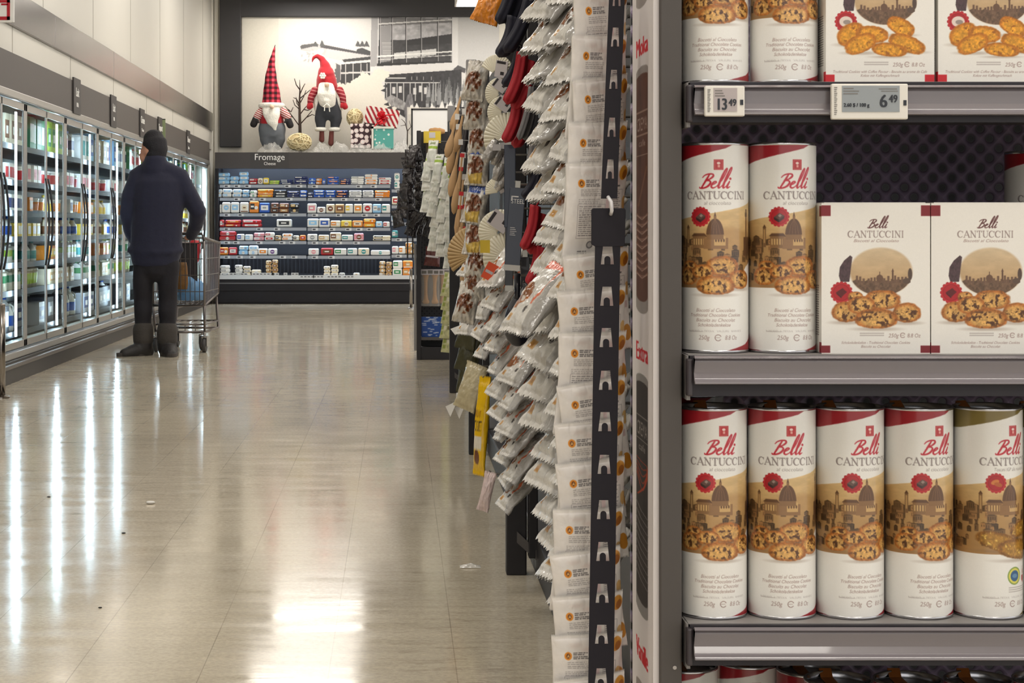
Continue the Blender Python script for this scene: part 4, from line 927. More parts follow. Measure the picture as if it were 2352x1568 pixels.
# ------------------------------------------------------------------ printed artwork for the biscuit packaging
def serif(a, st, x0, x1, yt, yb, col, th=1.9):
    """Roman capitals with serifs, drawn stroke by stroke between x0 and x1"""
    h = yb-yt; adv = dict(C=.86,A=.9,N=.95,T=.8,U=.9,I=.42); tot = sum(adv[c] for c in st)
    k = (x1-x0)/tot; x = x0
    for c in st:
        w_ = adv[c]*k; l, r = x+w_*.1, x+w_*.9; m = (l+r)/2; tn = th*.55; sf = w_*.09
        S = lambda pts, w2: a.stroke(pts, w2, col)
        if c == 'C': S([(m+(r-l)*.52*math.cos(t), (yt+yb)/2-h*.5*math.sin(t)) for t in np.linspace(.75,2*PI-.75,18)], [th*(.55+.75*max(0,-math.cos(t))) for t in np.linspace(.75,2*PI-.75,18)]); S([(r-.3,yt+h*.04),(r-.3,yt+h*.28)],tn)
        elif c == 'A': S([(l,yb),(m,yt)],tn); S([(m,yt),(r,yb)],th*1.1); S([(l+w_*.16,yt+h*.66),(r-w_*.16,yt+h*.66)],tn); S([(l-sf,yb),(l+sf*1.4,yb)],tn); S([(r-sf*1.4,yb),(r+sf,yb)],tn)
        elif c == 'N': S([(l+sf,yb),(l+sf,yt)],tn); S([(r-sf,yb),(r-sf,yt)],tn); S([(l+sf,yt),(r-sf,yb)],th*1.1); S([(l-sf*.5,yt),(l+sf*2,yt)],tn); S([(l-sf*.5,yb),(l+sf*2.4,yb)],tn); S([(r-sf*2.4,yt),(r+sf*.5,yt)],tn)
        elif c == 'T': S([(l,yt),(r,yt)],tn*1.1); S([(m,yt),(m,yb)],th*1.1); S([(m-sf*1.8,yb),(m+sf*1.8,yb)],tn); S([(l,yt),(l,yt+h*.22)],tn); S([(r,yt),(r,yt+h*.22)],tn)
        elif c == 'U': S([(l+sf,yt),(l+sf,yb-h*.3),(l+sf+(r-l)*.14,yb-h*.06),(m,yb),(r-sf-(r-l)*.14,yb-h*.06),(r-sf,yb-h*.3),(r-sf,yt)],[th*1.1,th*1.1,th,tn,tn,tn,tn]); S([(l-sf*.4,yt),(l+sf*2.4,yt)],tn); S([(r-sf*2.4,yt),(r+sf*.4,yt)],tn)
        elif c == 'I': S([(m,yt),(m,yb)],th*1.1); S([(m-sf*2.6,yt),(m+sf*2.6,yt)],tn); S([(m-sf*2.6,yb),(m+sf*2.6,yb)],tn)
        x += w_
def belli(a, x, yb, h, w_, col, th):
    """handwritten word: cap height h, width w_"""
    T = lambda p: [(x+(u+v*.30)*w_/1.75, yb-v*h) for u, v in p]
    st = [([(.20,.95),(.15,.6),(.06,.05)],[.9,1.3,1.0]),([(-.10,.74),(-.02,.90),(.16,.99),(.36,.97),(.42,.82),(.30,.63),(.10,.52)],[.5,.8,.9,1,1.3,1,.6]),
          ([(.10,.52),(.32,.52),(.42,.38),(.36,.15),(.18,.02),(-.02,.02),(-.06,.10)],[.6,.9,1.2,1.3,1,.8,.5]),
          ([(.50,.20),(.64,.30),(.70,.42),(.62,.47),(.54,.34),(.54,.12),(.64,.02),(.76,.08),(.84,.22)],[.5,.7,1,.9,1.2,1.2,.9,.7,.5]),
          ([(.82,.18),(.94,.55),(1.00,1.05),(.99,1.34),(.92,1.30),(.88,.85),(.88,.25),(.93,.02),(1.02,.10),(1.08,.22)],[.5,.7,.8,.8,1,1.4,1.4,1,.6,.5]),
          ([(1.06,.18),(1.18,.55),(1.24,1.1),(1.23,1.42),(1.16,1.36),(1.12,.85),(1.12,.25),(1.17,.02),(1.26,.10),(1.32,.24)],[.5,.7,.8,.8,1,1.4,1.4,1,.6,.5]),
          ([(1.31,.22),(1.37,.47),(1.34,.15),(1.39,.02),(1.50,.12)],[.6,.9,1.3,1,.5])]
    for p, ws in st: a.stroke(T(p), [q*th for q in ws], col, smooth=True)
    d = T([(1.36,.66)])[0]; a.ell(d[0], d[1], th*.8, th*.8, col)
def cookie(a, cx, cy, rx, ry, seed, kind='choc', rot=0):
    q = a.win(cx-rx*1.2,cy-ry*1.3,cx+rx*1.2,cy+ry*1.3)
    if q is None: return
    sl, X, Y = q; c, s_ = math.cos(rot), math.sin(rot); U = ((X-cx)*c+(Y-cy)*s_)/rx; V = (-(X-cx)*s_+(Y-cy)*c)/ry
    wob = .12*(fbm(X/7,Y/7,seed)-.5); d = (np.abs(U)**2.3+np.abs(np.where(V > 0, V*1.18, V))**2.3)**(1/2.3)+wob
    m = np.clip((1.0-d)*10,0,1); e = np.clip((d-.62)*4,0,1)[...,None]; nz = fbm(X/4.5,Y/4.5,seed+3)[...,None]; nf = fbm(X/2.2,Y/2.2,seed+5)[...,None]
    if kind == 'choc':  ins = np.array([206,160,92]); crust = np.array([168,100,44]); chips = np.array([84,52,30]); thr = .55
    elif kind == 'almond': ins = np.array([164,120,48]); crust = np.array([128,84,34]); chips = np.array([226,190,96]); thr = .66
    else: ins = np.array([214,150,44]); crust = np.array([176,104,26]); chips = np.array([150,88,24]); thr = .66
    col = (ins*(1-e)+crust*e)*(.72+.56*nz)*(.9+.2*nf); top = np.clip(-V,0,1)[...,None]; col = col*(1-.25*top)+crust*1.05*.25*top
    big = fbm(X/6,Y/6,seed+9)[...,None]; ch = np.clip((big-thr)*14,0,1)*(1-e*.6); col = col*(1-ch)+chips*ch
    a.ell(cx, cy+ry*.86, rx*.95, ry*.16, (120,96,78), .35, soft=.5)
    a.put(sl, m, np.clip(col,0,255))
def seal(a, cx, cy, r, inner='choc'):
    red = (164,36,44)
    for k in range(16): a.ell(cx+r*.88*math.cos(k*PI/8), cy+r*.88*math.sin(k*PI/8), r*.17, r*.17, red)
    a.ell(cx,cy,r*.94,r*.94,(186,40,46)); a.ell(cx,cy,r*.78,r*.78,(146,22,32)); a.ell(cx,cy,r*.72,r*.72,(168,34,42))
    if inner == 'choc':
        a.poly([(cx-r*.5,cy+r*.05),(cx+r*.05,cy-r*.4),(cx+r*.55,cy-r*.1),(cx+.02*r,cy+r*.3)],(96,72,64)); a.poly([(cx-r*.5,cy+r*.05),(cx+.02*r,cy+r*.3),(cx+.02*r,cy+r*.6),(cx-r*.46,cy+r*.3)],(56,38,36)); a.poly([(cx+r*.55,cy-r*.1),(cx+.02*r,cy+r*.3),(cx+.02*r,cy+r*.6),(cx+r*.5,cy+r*.2)],(72,50,46))
        a.poly([(cx-r*.1,cy-r*.1),(cx+r*.1,cy-r*.28),(cx+r*.3,cy-r*.12),(cx+.1*r,cy+r*.06)],(150,132,124))
    elif inner == 'dark': a.poly([(cx-r*.5,cy-.02*r),(cx+r*.1,cy-r*.42),(cx+r*.5,cy-.05*r),(cx,cy+r*.42)],(92,30,32)); a.poly([(cx-r*.5,cy-.02*r),(cx,cy+r*.42),(cx,cy+r*.55),(cx-r*.45,cy+r*.15)],(66,22,26))
    elif inner == 'almond': a.ell(cx-r*.1,cy-r*.1,r*.42,r*.24,(200,120,60),1,-.4); a.ell(cx+r*.2,cy+r*.15,r*.4,r*.22,(176,92,44),1,.3)
    else: a.ell(cx,cy,r*.6,r*.5,(222,206,196)); a.ell(cx+r*.1,cy+r*.05,r*.35,r*.22,(150,138,132))
def town(a, x0, x1, y_top, y_mid, y_bot, cxd, seed, top_line):
    """sepia town with a generic domed church"""
    def sky(X,Y):
        t = np.clip((Y-y_top)/(y_bot-y_top),0,1)[...,None]; n = fbm(X/30,Y/9,seed)[...,None]
        return (np.array([222,192,138])*(1-t)+np.array([150,112,70])*t)*(.9+.2*n)
    a.poly(top_line+[(x1,y_bot),(x0,y_bot)], sky)
    q = a.win(x0,y_top,x1,y_bot); sl, X, Y = q
    hl = y_mid-22+10*np.sin(X/38+seed)+6*(vnoise(X/14,0*X,seed)-.5)
    a.put(sl, ((Y > hl)&a.inside(top_line+[(x1,y_bot),(x0,y_bot)],X,Y)).astype(float)*np.clip((Y-hl)/20,0,.6), np.array([172,134,84]))
    rr = random.Random(seed)
    for k in range(120):                               # roofs and walls of the town
        x = x0+(x1-x0)*rr.random(); y = y_mid-6+(y_bot-y_mid)*rr.random()*.8; w_ = 6+rr.random()*16; h = 7+rr.random()*14; g = rr.uniform(.55,1.15)
        base = (np.array([150,112,72])*g).clip(0,255); a.rect(x,y,x+w_,y+h,tuple(base)); a.poly([(x-1,y),(x+w_*.5,y-4),(x+w_+1,y)],tuple(base*.72))
        for j in range(int(w_/5)): a.rect(x+2+j*5,y+3,x+3.6+j*5,y+h*.7,tuple(base*.6))
    D1, D2, D3 = (96,66,44), (132,98,64), (196,160,106)
    a.rect(cxd-72,y_mid-26,cxd-64,y_mid+20,(124,92,60)); a.rect(cxd-70,y_mid-22,cxd-66,y_mid+10,(176,140,92)); a.poly([(cxd-73,y_mid-26),(cxd-68,y_mid-34),(cxd-63,y_mid-26)],D1)
    a.rect(cxd-54,y_mid-6,cxd-22,y_mid+22,D2)
    for k in range(5): a.rect(cxd-51+k*6,y_mid,cxd-48+k*6,y_mid+14,D3)
    a.poly([(cxd-57,y_mid-6),(cxd-50,y_mid-13),(cxd-24,y_mid-13),(cxd-18,y_mid-6)],D1)
    a.rect(cxd-26,y_mid-2,cxd+30,y_mid+24,(140,104,68)); a.rect(cxd-2,y_mid-6,cxd+24,y_mid+16,D3)
    for k in range(4): a.ell(cxd+2+k*6,y_mid+4,1.8,4,D1)
    a.rect(cxd-19,y_mid-12,cxd+19,y_mid+2,D2)
    a.poly([(cxd+20*math.sin(t)*(1-.05*math.cos(t)), y_mid-10-38*math.cos(t)) for t in np.linspace(-PI/2,PI/2,19)],D1)
    for k in (-.6,-.2,.2,.6): a.stroke([(cxd+k*19,y_mid-11),(cxd+k*12,y_mid-32),(cxd,y_mid-47)],.9,(130,94,64))
    a.rect(cxd-3,y_mid-54,cxd+3,y_mid-46,D2); a.poly([(cxd-2.5,y_mid-54),(cxd,y_mid-64),(cxd+2.5,y_mid-54)],D1)
    a.rect(cxd+84,y_mid-56,cxd+91,y_mid+22,(112,80,52)); a.rect(cxd+82,y_mid-62,cxd+93,y_mid-52,(90,62,42)); a.rect(cxd+84,y_mid-70,cxd+91,y_mid-62,(100,72,48))
    a.rect(cxd+76,y_mid-4,cxd+110,y_mid+40,(96,68,46))
TXT = (150,124,118); GRY = (178,170,166)
def tin_art(variant):
    a = Art(320, 486, (233,231,226), 2, -160, 0)
    wedge = (150,26,36) if variant == 'choc' else (120,104,52)
    a.poly([(-160,0),(40,0),(22,9),(-30,22),(-80,34),(-121,43),(-160,46)], wedge)
    town(a, -160, 160, 130, 222, 338, -2, 4, [(-160,186),(-121,180),(-60,170),(0,160),(60,148),(110,134),(160,120)])
    a.poly([(160,262),(121,272),(84,288),(60,312),(40,338),(160,338)], (233,231,226))
    a.poly([(-160,338),(-40,338),(60,338),(60,345),(-160,345)], (233,231,226))
    a.rect(-5,35,17,60,(178,40,44)); a.rect(-3,37,15,58,(206,96,92)); a.rect(-2,38,14,57,(182,38,44)); a.ell(6,44,4,3,(240,214,206)); a.rect(4,48,9,54,(226,160,150))
    belli(a, -36, 103, 34, 78, (186,30,48), 3.6)
    serif(a, 'CANTUCCINI', -72, 76, 111, 128, (122,110,108), 2.9); serif(a, 'CANTUCCINI', -71.4, 76.6, 110.4, 127.4, (186,178,174), .8)
    a.text('al cioccolato' if variant == 'choc' else 'Toscani IGP alle mandorle', 4, 142, 12, (150,142,138), .15, fit=62 if variant == 'choc' else 88)
    seal(a, -36, 170, 23, 'choc' if variant == 'choc' else 'almond')
    if variant == 'choc':
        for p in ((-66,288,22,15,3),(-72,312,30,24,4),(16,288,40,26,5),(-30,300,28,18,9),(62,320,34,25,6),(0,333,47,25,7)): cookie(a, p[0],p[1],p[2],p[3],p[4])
        for k, s_ in enumerate(('Biscotti al Cioccolato','Traditional Chocolate Cookies','Biscuits au Chocolat','Schokoladenkekse')): a.text(s_, 0-4*(k==3), 394+k*11.6, 11.5, TXT, .3, fit=(92,122,92,76)[k])
    else:
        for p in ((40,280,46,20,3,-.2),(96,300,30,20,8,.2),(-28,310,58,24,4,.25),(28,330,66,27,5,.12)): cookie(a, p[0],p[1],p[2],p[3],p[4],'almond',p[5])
        a.ell(12,390,21,21,(122,148,60)); a.ell(12,390,18,18,(214,206,90)); a.ell(12,390,13,13,(40,86,132)); a.ell(12,390,8,5,(92,134,168)); 
        a.rect(40,370,58,392,(222,216,210)); a.poly([(40,392),(58,392),(58,402),(49,410),(40,402)],(172,44,50)); a.rect(46,378,52,388,(180,120,110))
        for k in range(3): a.rect(-6,416+k*5,62,418+k*5,(172,164,160))
    a.rect(-64,440,-30,441.5,GRY); 
    for k in range(4): a.text(('INGREDIENTI','NUTRITIONAL','VALEURS','NAHRWERTE')[k], -52+k*34, 442, 6.5, GRY, 0, fit=28)
    a.text('250g', -27, 460, 15, TXT, .2, fit=26); a.stroke([(5+7*math.cos(t),455-7*math.sin(t)) for t in np.linspace(.5,5.6,14)],1.8,TXT); a.stroke([(-1,455),(9,455)],1.4,TXT); a.text('8.8 Oz', 36, 460, 15, TXT, .2, fit=30)
    a.poly([(24,486),(80,472),(121,452),(160,432),(160,486)], wedge)
    a.grain(.018, 1.2, 1.2, 2)
    return a.out()
def box_art(variant):
    a = Art(250, 352, (232,229,223), 2)
    cr = (124,30,38) if variant == 'choc' else (196,20,36)
    for x0,x1 in ((0,21),(229,250)):
        if variant == 'choc': a.rect(x0,5,x1,30,cr)
        a.rect(x0*.9 if x0 == 0 else x0-1,333,x1*.95 if x0 == 0 else x1,350,cr)
    mar = (96,56,56)
    belli(a, 107, 58, 20, 50, mar, 2.3); serif(a, 'CANTUCCINI', 60, 190, 65, 80, (140,122,118), 2.1)
    a.text('Biscotti al Cioccolato' if variant == 'choc' else 'Biscotti al Caffè', 126, 91, 9.5, TXT, .3, fit=104)
    def oval(X,Y):
        t = np.clip((Y-103)/90,0,1)[...,None]; return (np.array([205,184,152])*(1-t)+np.array([184,152,112])*t)*(.94+.12*fbm(X/22,Y/9,3))[...,None]
    a.ell(137,160,72,56,oval,1,0,.04)
    q = a.win(60,150,212,216); sl, X, Y = q; d = np.hypot((X-137)/72,(Y-160)/56) < 1
    a.put(sl, (d&(Y > 178+5*vnoise(X/7,X*0,2))).astype(float)*.92, (np.array([104,80,64])*(.6+.7*fbm(X/4,Y/5,6))[...,None]))
    rr = random.Random(8)
    for k in range(16):
        x = 78+k*8+rr.random()*4; h = 4+rr.random()*9; a.rect(x,182-h,x+5,186,(110,84,68)); 
    a.ell(134,176,8,9,(104,78,62)); a.rect(133,160,135,170,(104,78,62)); a.rect(162,160,166,182,(100,74,58)); a.poly([(161,160),(164,152),(167,160)],(100,74,58))
    a.ell(204,166,5,14,(84,68,60)); a.ell(196,182,9,7,(92,74,64))
    a.poly([(44,184),(40,170),(42,150),(52,134),(66,122),(71,126),(68,150),(64,184)], lambda X,Y: np.array([74,56,60])*(.7+.6*fbm(X/3,Y/5,4))[...,None])
    seal(a, 46, 209, 25, 'dark' if variant == 'choc' else 'cup')
    if variant == 'choc':
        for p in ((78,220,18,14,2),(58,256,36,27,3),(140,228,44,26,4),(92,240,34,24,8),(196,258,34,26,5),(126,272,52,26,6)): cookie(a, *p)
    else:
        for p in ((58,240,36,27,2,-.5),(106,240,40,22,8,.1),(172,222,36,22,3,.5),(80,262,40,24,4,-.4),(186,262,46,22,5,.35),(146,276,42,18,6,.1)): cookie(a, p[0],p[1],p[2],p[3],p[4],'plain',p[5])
    for k in range(2): a.rect(88,303+k*5,144,305.5+k*5,(182,174,170))
    a.text('250g', 166, 314, 13, TXT, .2, fit=24); a.stroke([(187+5.5*math.cos(t),309-5.5*math.sin(t)) for t in np.linspace(.5,5.6,14)],1.6,TXT); a.stroke([(183,309),(190,309)],1.2,TXT); a.text('8.8 Oz', 213, 314, 13, TXT, .1, fit=30)
    for k, s_ in enumerate(('Schokoladenkekse - Traditional Chocolate Cookies','Biscuits au Chocolat') if variant == 'choc' else ('Traditional Cookies with Coffee Flavour - Biscuits au arome de Cafe','Kekse mit Kaffeegeschmack')): a.text(s_, 125, 329+k*9, 8.5, TXT, .3, fit=((158,68),(216,90))[variant != 'choc'][k])
    a.grain(.02, 1.2, 1.2, 3)
    return a.out()

# ------------------------------------------------------------------ end-of-aisle shelving with the biscuits
YS = 2.0; qs = YS/F
X_ = lambda px, Y=YS: (px-CX)*Y/F
Z_ = lambda py, Y=YS: CAMH-(py-CY)*Y/F
up_m = mat('shelving_upright_grey', (74,69,66), .55, noise=.03, nscale=30); sh_m = mat('shelf_grey', (132,128,126), .45); rail2 = mat('rail_plastic', (122,116,120), .22, coat=.5); dk = mat('shelving_dark', (34,30,38), .55)
def perforated():
    m = mat('perforated_panel', (136,120,144), .45); nt = m.node_tree; N = nt.nodes.new; L = nt.links.new; b = nt.nodes['Principled BSDF']
    g = N('ShaderNodeNewGeometry'); sp = N('ShaderNodeSeparateXYZ'); L(g.outputs['Position'], sp.inputs[0])
    def mth(op, a, c=None):
        n = N('ShaderNodeMath'); n.operation = op
        for i, x in enumerate((a,c)):
            if x is None: continue
            if isinstance(x,(int,float)): n.inputs[i].default_value = x
            else: L(x, n.inputs[i])
        return n.outputs[0]
    def lat(off, px, pz):
        u = mth('MULTIPLY', mth('SUBTRACT', mth('FRACT', mth('ADD', mth('DIVIDE', mth('ADD', sp.outputs[0], 10), px), off)), .5), px); v = mth('MULTIPLY', mth('SUBTRACT', mth('FRACT', mth('ADD', mth('DIVIDE', sp.outputs[2], pz), off)), .5), pz)
        return mth('SQRT', mth('ADD', mth('MULTIPLY', u, u), mth('MULTIPLY', v, v)))
    d = mth('MINIMUM', lat(0,.0254,.0262), lat(.5,.0254,.0262))
    r = N('ShaderNodeValToRGB'); r.color_ramp.elements[0].position = .0068; r.color_ramp.elements[0].color = (.002,.002,.003,1); r.color_ramp.elements[1].position = .0082; r.color_ramp.elements[1].color = lin((136,120,144))+(1,)
    L(d, r.inputs[0]); L(r.outputs[0], b.inputs['Base Color'])
    bp = N('ShaderNodeBump'); bp.inputs['Strength'].default_value = .8; bp.inputs['Distance'].default_value = .004; mr = N('ShaderNodeMapRange'); mr.inputs[1].default_value = .005; mr.inputs[2].default_value = .012; L(d, mr.inputs[0]); L(mr.outputs[0], bp.inputs['Height']); L(bp.outputs[0], b.inputs['Normal'])
    return m
YBK = 2.43
unit = thing('shelving_unit', 'grey metal shelving unit facing the camera, filled with biscuit tins and boxes', 'shelf unit', (0,0,0))
XL, XR = X_(1514), 1.30
MB().box(XL,XL+.0245,YS-.005,2.23,0,2.1).build('upright', up_m, unit, bevel=.002)
MB().box(XR,XR+.0245,YS-.005,YBK+.02,0,2.1).build('upright', up_m, unit, bevel=.002)
MB().lathe([(.0022,0),(.0022,.001),(0,.001)],10,0,Matrix.Translation((X_(1548),YS-.005,Z_(1530))) @ Matrix.Rotation(PI/2,4,'X')).build('screw', mat('screw_zinc',(170,165,160),.3,.9), unit)
MB().box(XL+.0245,XR,YBK,YBK+.01,0,2.1).build('back_panel', perforated(), unit)
SHF = [Z_(190)+.0, Z_(812), Z_(1424), .317, .10]
for i, z in enumerate(SHF):
    s_ = MB().box(XL+.03,XR-.005,1.985,YBK,z-.022,z).box(XL+.028,XL+.032,1.985,YBK,z-.05,z-.001).build('shelf', sh_m, unit)
    x0 = XL+.031
    MB().box(x0,XR-.006,1.9785,1.985,z-.045,z-.001).build('shelf_lip', dk, s_)
    dz = .006 if i else .004
    prof = [(1.968,z-.0095),(1.972,z-.006),(1.976,z-.0085),(1.9735,z-.014),(1.9745,z-.030),(1.9715,z-.038),(1.967,z-.0415),(1.9665,z-.0445),(1.972,z-.0455),(1.9765,z-.040),(1.978,z-.03),(1.978,z-.008)]
    ta, tb = ((-.0047,-.038),(0,-.0315),(-.001,-.037),(-.001,-.037),(-.001,-.037))[i]
    prof = [(y, z+ta+(tb-ta)*((z-.006)-zq)/.0395) for y, zq in prof]
    xs = (XL+.034, XR-.008); n = len(prof); mb = MB()
    mb.rings([[(x,y-.0015,zq) for y,zq in prof] for x in xs]); o = mb.build('price_rail', rail2, s_, bevel=.0006)
    MB().box(XL+.027,XL+.0335,1.975,1.99,z-.045,z-.004).build('rail_end', mat('rail_end_dark',(58,52,56),.4), s_, bevel=.002)
# electronic price tags clipped to the upper rail
esl_w = mat('tag_frame_white', (226,222,214), .4); esl_k = mat('tag_ink', (40,44,52), .5); esl_g = mat('tag_grey', (120,116,112), .5)
def price_tag(x0, x1, y0, y1, scr, price, cents, label, sx0, sx1, small):
    Y = 1.9575; q = Y/F; cx, cy = (x0+x1)/2, (y0+y1)/2; t = thing('price_tag', label, 'price tag', P(cx,cy,Y)); w_, h = (x1-x0)*q, (y1-y0)*q
    a_ = lambda px: (px-cx)*q; b_ = lambda py: -(py-cy)*q
    MB().box(-w_/2,w_/2,0,.007,-h/2,h/2).build('frame', esl_w, t, bevel=.0015)
    MB().box(a_(sx0),a_(sx1),-.0006,0,b_(y1-11 if small else y1-17),b_(y0+5)).build('screen', scr, t)
    mb = MB()
    for k in range(15): mb.box(a_(x0+6),a_(x0+13 - (k%3)),-.0006,0,b_(y0+8+k*(y1-y0-16)/15+1.5),b_(y0+8+k*(y1-y0-16)/15))
    mb.build('barcode', esl_g, t); MB().box(a_(x1-11),a_(x1-4),-.0008,0,b_(cy+9),b_(cy-3)).build('sensor', esl_k, t)
    pz, ps = (y1-13, 30*q) if small else (cy+21-17*0, 33*q)
    letters('price', price, ps*1.25, a_(x0+40 if small else 2029), b_(y1-15 if small else 246), -.0008, esl_k, t, depth=.0004, wide=.72 if small else .9, bold=.0005)
    letters('price_cents', cents, ps*.75, a_(x0+63 if small else 2051), b_(y1-24 if small else 235), -.0008, esl_k, t, depth=.0004, wide=.8, bold=.0003)
    mb = MB(); r2 = random.Random(int(x0))
    for k in range(3):
        yy = y0+10+k*6
        mb.box(a_(sx0+3),a_(sx0+3+(sx1-sx0)*(.5 if small else .28)*r2.uniform(.6,1)),-.0009,0,b_(yy+2.2),b_(yy))
    if not small: mb.box(a_(2018),a_(2060),-.0009,0,b_(y0+13),b_(y0+11)).box(a_(2024),a_(2062),-.0009,0,b_(y0+18),b_(y0+16.5))
    mb.build('small_print', esl_g, t)
    if not small: letters('unit_price', '2.60 $ / 100 g', 9*q*1.3, a_(1967), b_(245), -.0008, esl_k, t, depth=.0004, wide=.9, bold=.0002)
price_tag(1619,1711,197,267, mat('tag_screen_warm',(176,166,166),.35), '13', '49', 'small electronic price tag reading 13.49 clipped under the upper tins', 1639, 1693, True)
price_tag(1910,2086,192,274, mat('tag_screen',(146,152,156),.35), '6', '49', 'wide electronic price tag reading 6.49 clipped under the coffee biscuit box', 1934, 2066, False)

# tins
TR, TH = .0378, .2345
tin_m = art_mat('tin_print', .28, .3); rim_m = mat('tin_rim', (196,196,200), .22, 1); lid_m = mat('tin_lid', (150,150,156), .35, 1); tape = mat('tin_seal_tape', (146,84,34), .4); cup_in = mat('tin_lid_dark', (52,48,54), .4, .5)
def make_tin(variant, name, label):
    img = tin_art(variant); t = thing(name, label, 'biscuit tin', (0,0,0)); nf, nz = 330, 380
    ang = np.concatenate([np.linspace(-160/77., 160/77., nf), np.linspace(160/77., 2*PI-160/77., 26)[1:-1]])
    u = np.clip((ang*77+160)/320, 0, 1); u = np.where(ang > 160/77.+1e-6, .999, u); v = np.linspace(0,1,nz); U, V = np.meshgrid(u, v); A, _ = np.meshgrid(ang, v)
    co = np.stack([TR*np.sin(A), -TR*np.cos(A), .003+(TH-.006)*(1-V)], -1)
    art_grid('printed_wall', co[:, ::-1], samp(img,U,V)[:, ::-1], tin_m, t, True, True)
    MB().lathe([(TR-.002,0),(TR+.0004,.0006),(TR+.0006,.003),(TR-.001,.0042)],56,caps=True).build('base_rim', rim_m, t, smooth=True)
    MB().lathe([(TR-.001,TH-.0045),(TR+.0006,TH-.003),(TR+.0004,TH-.0006),(TR-.0014,TH),(TR-.0026,TH-.0012),(TR-.003,TH-.009)],56).build('top_rim', rim_m, t, smooth=True)
    MB().lathe([(TR-.003,TH-.008),(TR*.85,TH-.0085),(TR*.8,TH-.0078),(0,TH-.0078)],48).build('lid', lid_m, t, smooth=True)
    tp = MB()
    tp.rings([[((.007 if s_ else -.007)-.006, y, z) for s_ in (0,1)]+[((.007 if s_ else -.007)-.006, y, z+.0008) for s_ in (1,0)] for y, z in ((-TR*.2,TH-.0075),(TR*.75,TH-.0070),(TR*.93,TH-.001),(TR*1.0,TH+.0012),(TR+.0012,TH-.003),(TR+.0012,TH-.02))]); tp.build('seal_tape', tape, t)
    return t
tin = make_tin('choc', 'biscuit_tin', 'x'); almond = make_tin('almond', 'biscuit_tin', 'x')
GT = 'chocolate biscuit tins'
def put_tin(proto, px, z, yaw, label, front=2.0, first=False):
    Yc = front+TR; loc = ((px-CX)*Yc/F, Yc, z)
    o = proto if first else dup(proto)
    o.location = loc; o.rotation_euler = (0,0,yaw); o['label'] = label; o['group'] = GT; return o
Z0, Z1, Z2, Z3, Z4 = SHF
used = [False]
def tin_at(px, z, off, label, front=2.0):
    yaw = math.asin(max(-.9,min(.9,off/77.))); f_ = not used[0]; used[0] = True
    return put_tin(tin, px, z, yaw, label, front, f_)
tin_at(1641, Z0, -6, 'white chocolate biscuit tin on the top shelf, touching the grey upright'); tin_at(1800, Z0, 4, 'white chocolate biscuit tin on the top shelf, beside the coffee biscuit box')
tin_at(1641, Z1, -10, 'white chocolate biscuit tin on the middle shelf, touching the grey upright'); tin_at(1796, Z1, 13, 'white chocolate biscuit tin on the middle shelf, beside a biscuit box')
for i, (px, off) in enumerate(((1637,6),(1795,0),(1951,23),(2109,22))):
    tin_at(px, Z2, off, f'white chocolate biscuit tin on the row of five, {("touching the grey upright","second from the grey upright","third from the grey upright","next to the olive topped tin")[i]}')
put_tin(almond, 2268, Z2, math.asin(30/77.), 'white almond biscuit tin with olive top beside the chocolate tins', 2.0, True)
put_tin(almond, 2424, Z2, .6, 'white almond biscuit tin at the end of the row, mostly cut off', 2.0)
tin_at(2380, Z1, 0, 'white chocolate biscuit tin standing far back behind the boxes', 2.22)
tin_at(1590, Z2, 0, 'white chocolate biscuit tin in the dark behind the row of five', 2.16)
for i, (px, fr) in enumerate(((1575,2.12),(1718,2.14),(1858,2.10),(1925,2.0),(2085,2.0),(2247,2.0),(2405,2.0))):
    tin_at(px, Z3, 0, ('biscuit tin on the lowest shelf set back beside the upright','biscuit tin on the lowest shelf set back, second from the upright','biscuit tin on the lowest shelf set back, third from the upright','biscuit tin at the front of the lowest shelf, nearest the set back ones','biscuit tin at the front of the lowest shelf, second of four','biscuit tin at the front of the lowest shelf, third of four','biscuit tin at the front of the lowest shelf, last of four')[i], fr).scale = (1,1,.945 if i < 3 else 1)
# boxes
box_m = art_mat('box_print', .5, 0); card = mat('box_card', (228,225,218), .55); cardsh = mat('box_card_print', (150,140,136), .6); crn = {'choc':mat('box_corner_maroon',(124,30,38),.5),'plain':mat('box_corner_red',(196,20,36),.5)}
BW, BH, BD = 250*qs*.997, .1665, .058
def make_box(variant, label):
    t = thing('biscuit_box', label, 'biscuit box', (0,0,0)); img = box_art(variant)
    MB().box(-BW/2,BW/2,.0002,BD,0,BH).build('carton', card, t, bevel=.001)
    flat_art('printed_front', img, -BW/2, BW/2, 0, BH, 0, box_m, t)
    mb = MB()
    for k in range(22): mb.box(-BW/2-.0003,-BW/2,.012,.046-.012*((k*7)%3)/2,.02+k*.0026,.0211+k*.0026)
    mb.build('side_print', cardsh, t)
    for z in (.001,BH-.0145): MB().box(-BW/2-.0004,-BW/2,.0,.009,z,z+.0115).build('corner_patch', crn[variant], t)
    if variant == 'choc': MB().box(-BW/2+.004,BW/2-.004,.004,BD,BH,BH+.001).build('top_flap', card, t)
    return t
def put_box(o, px0, z, label, front=2.0): o.location = ((px0-CX)*front/F+BW/2, front, z); o['label'] = label; o['group'] = 'biscuit boxes'
b1 = make_box('choc','x'); put_box(b1, 1887, Z1, 'white chocolate biscuit box with maroon corners, touching the middle shelf tins')
b2 = dup(b1); put_box(b2, 2139, Z1, 'white chocolate biscuit box with maroon corners, second from the tins')
b3 = make_box('plain','x'); put_box(b3, 1897, Z0, 'white coffee biscuit box with bright red corners above the wide price tag')
b4 = dup(b3); put_box(b4, 2155, Z0, 'white coffee biscuit box with bright red corners, second from the tins')

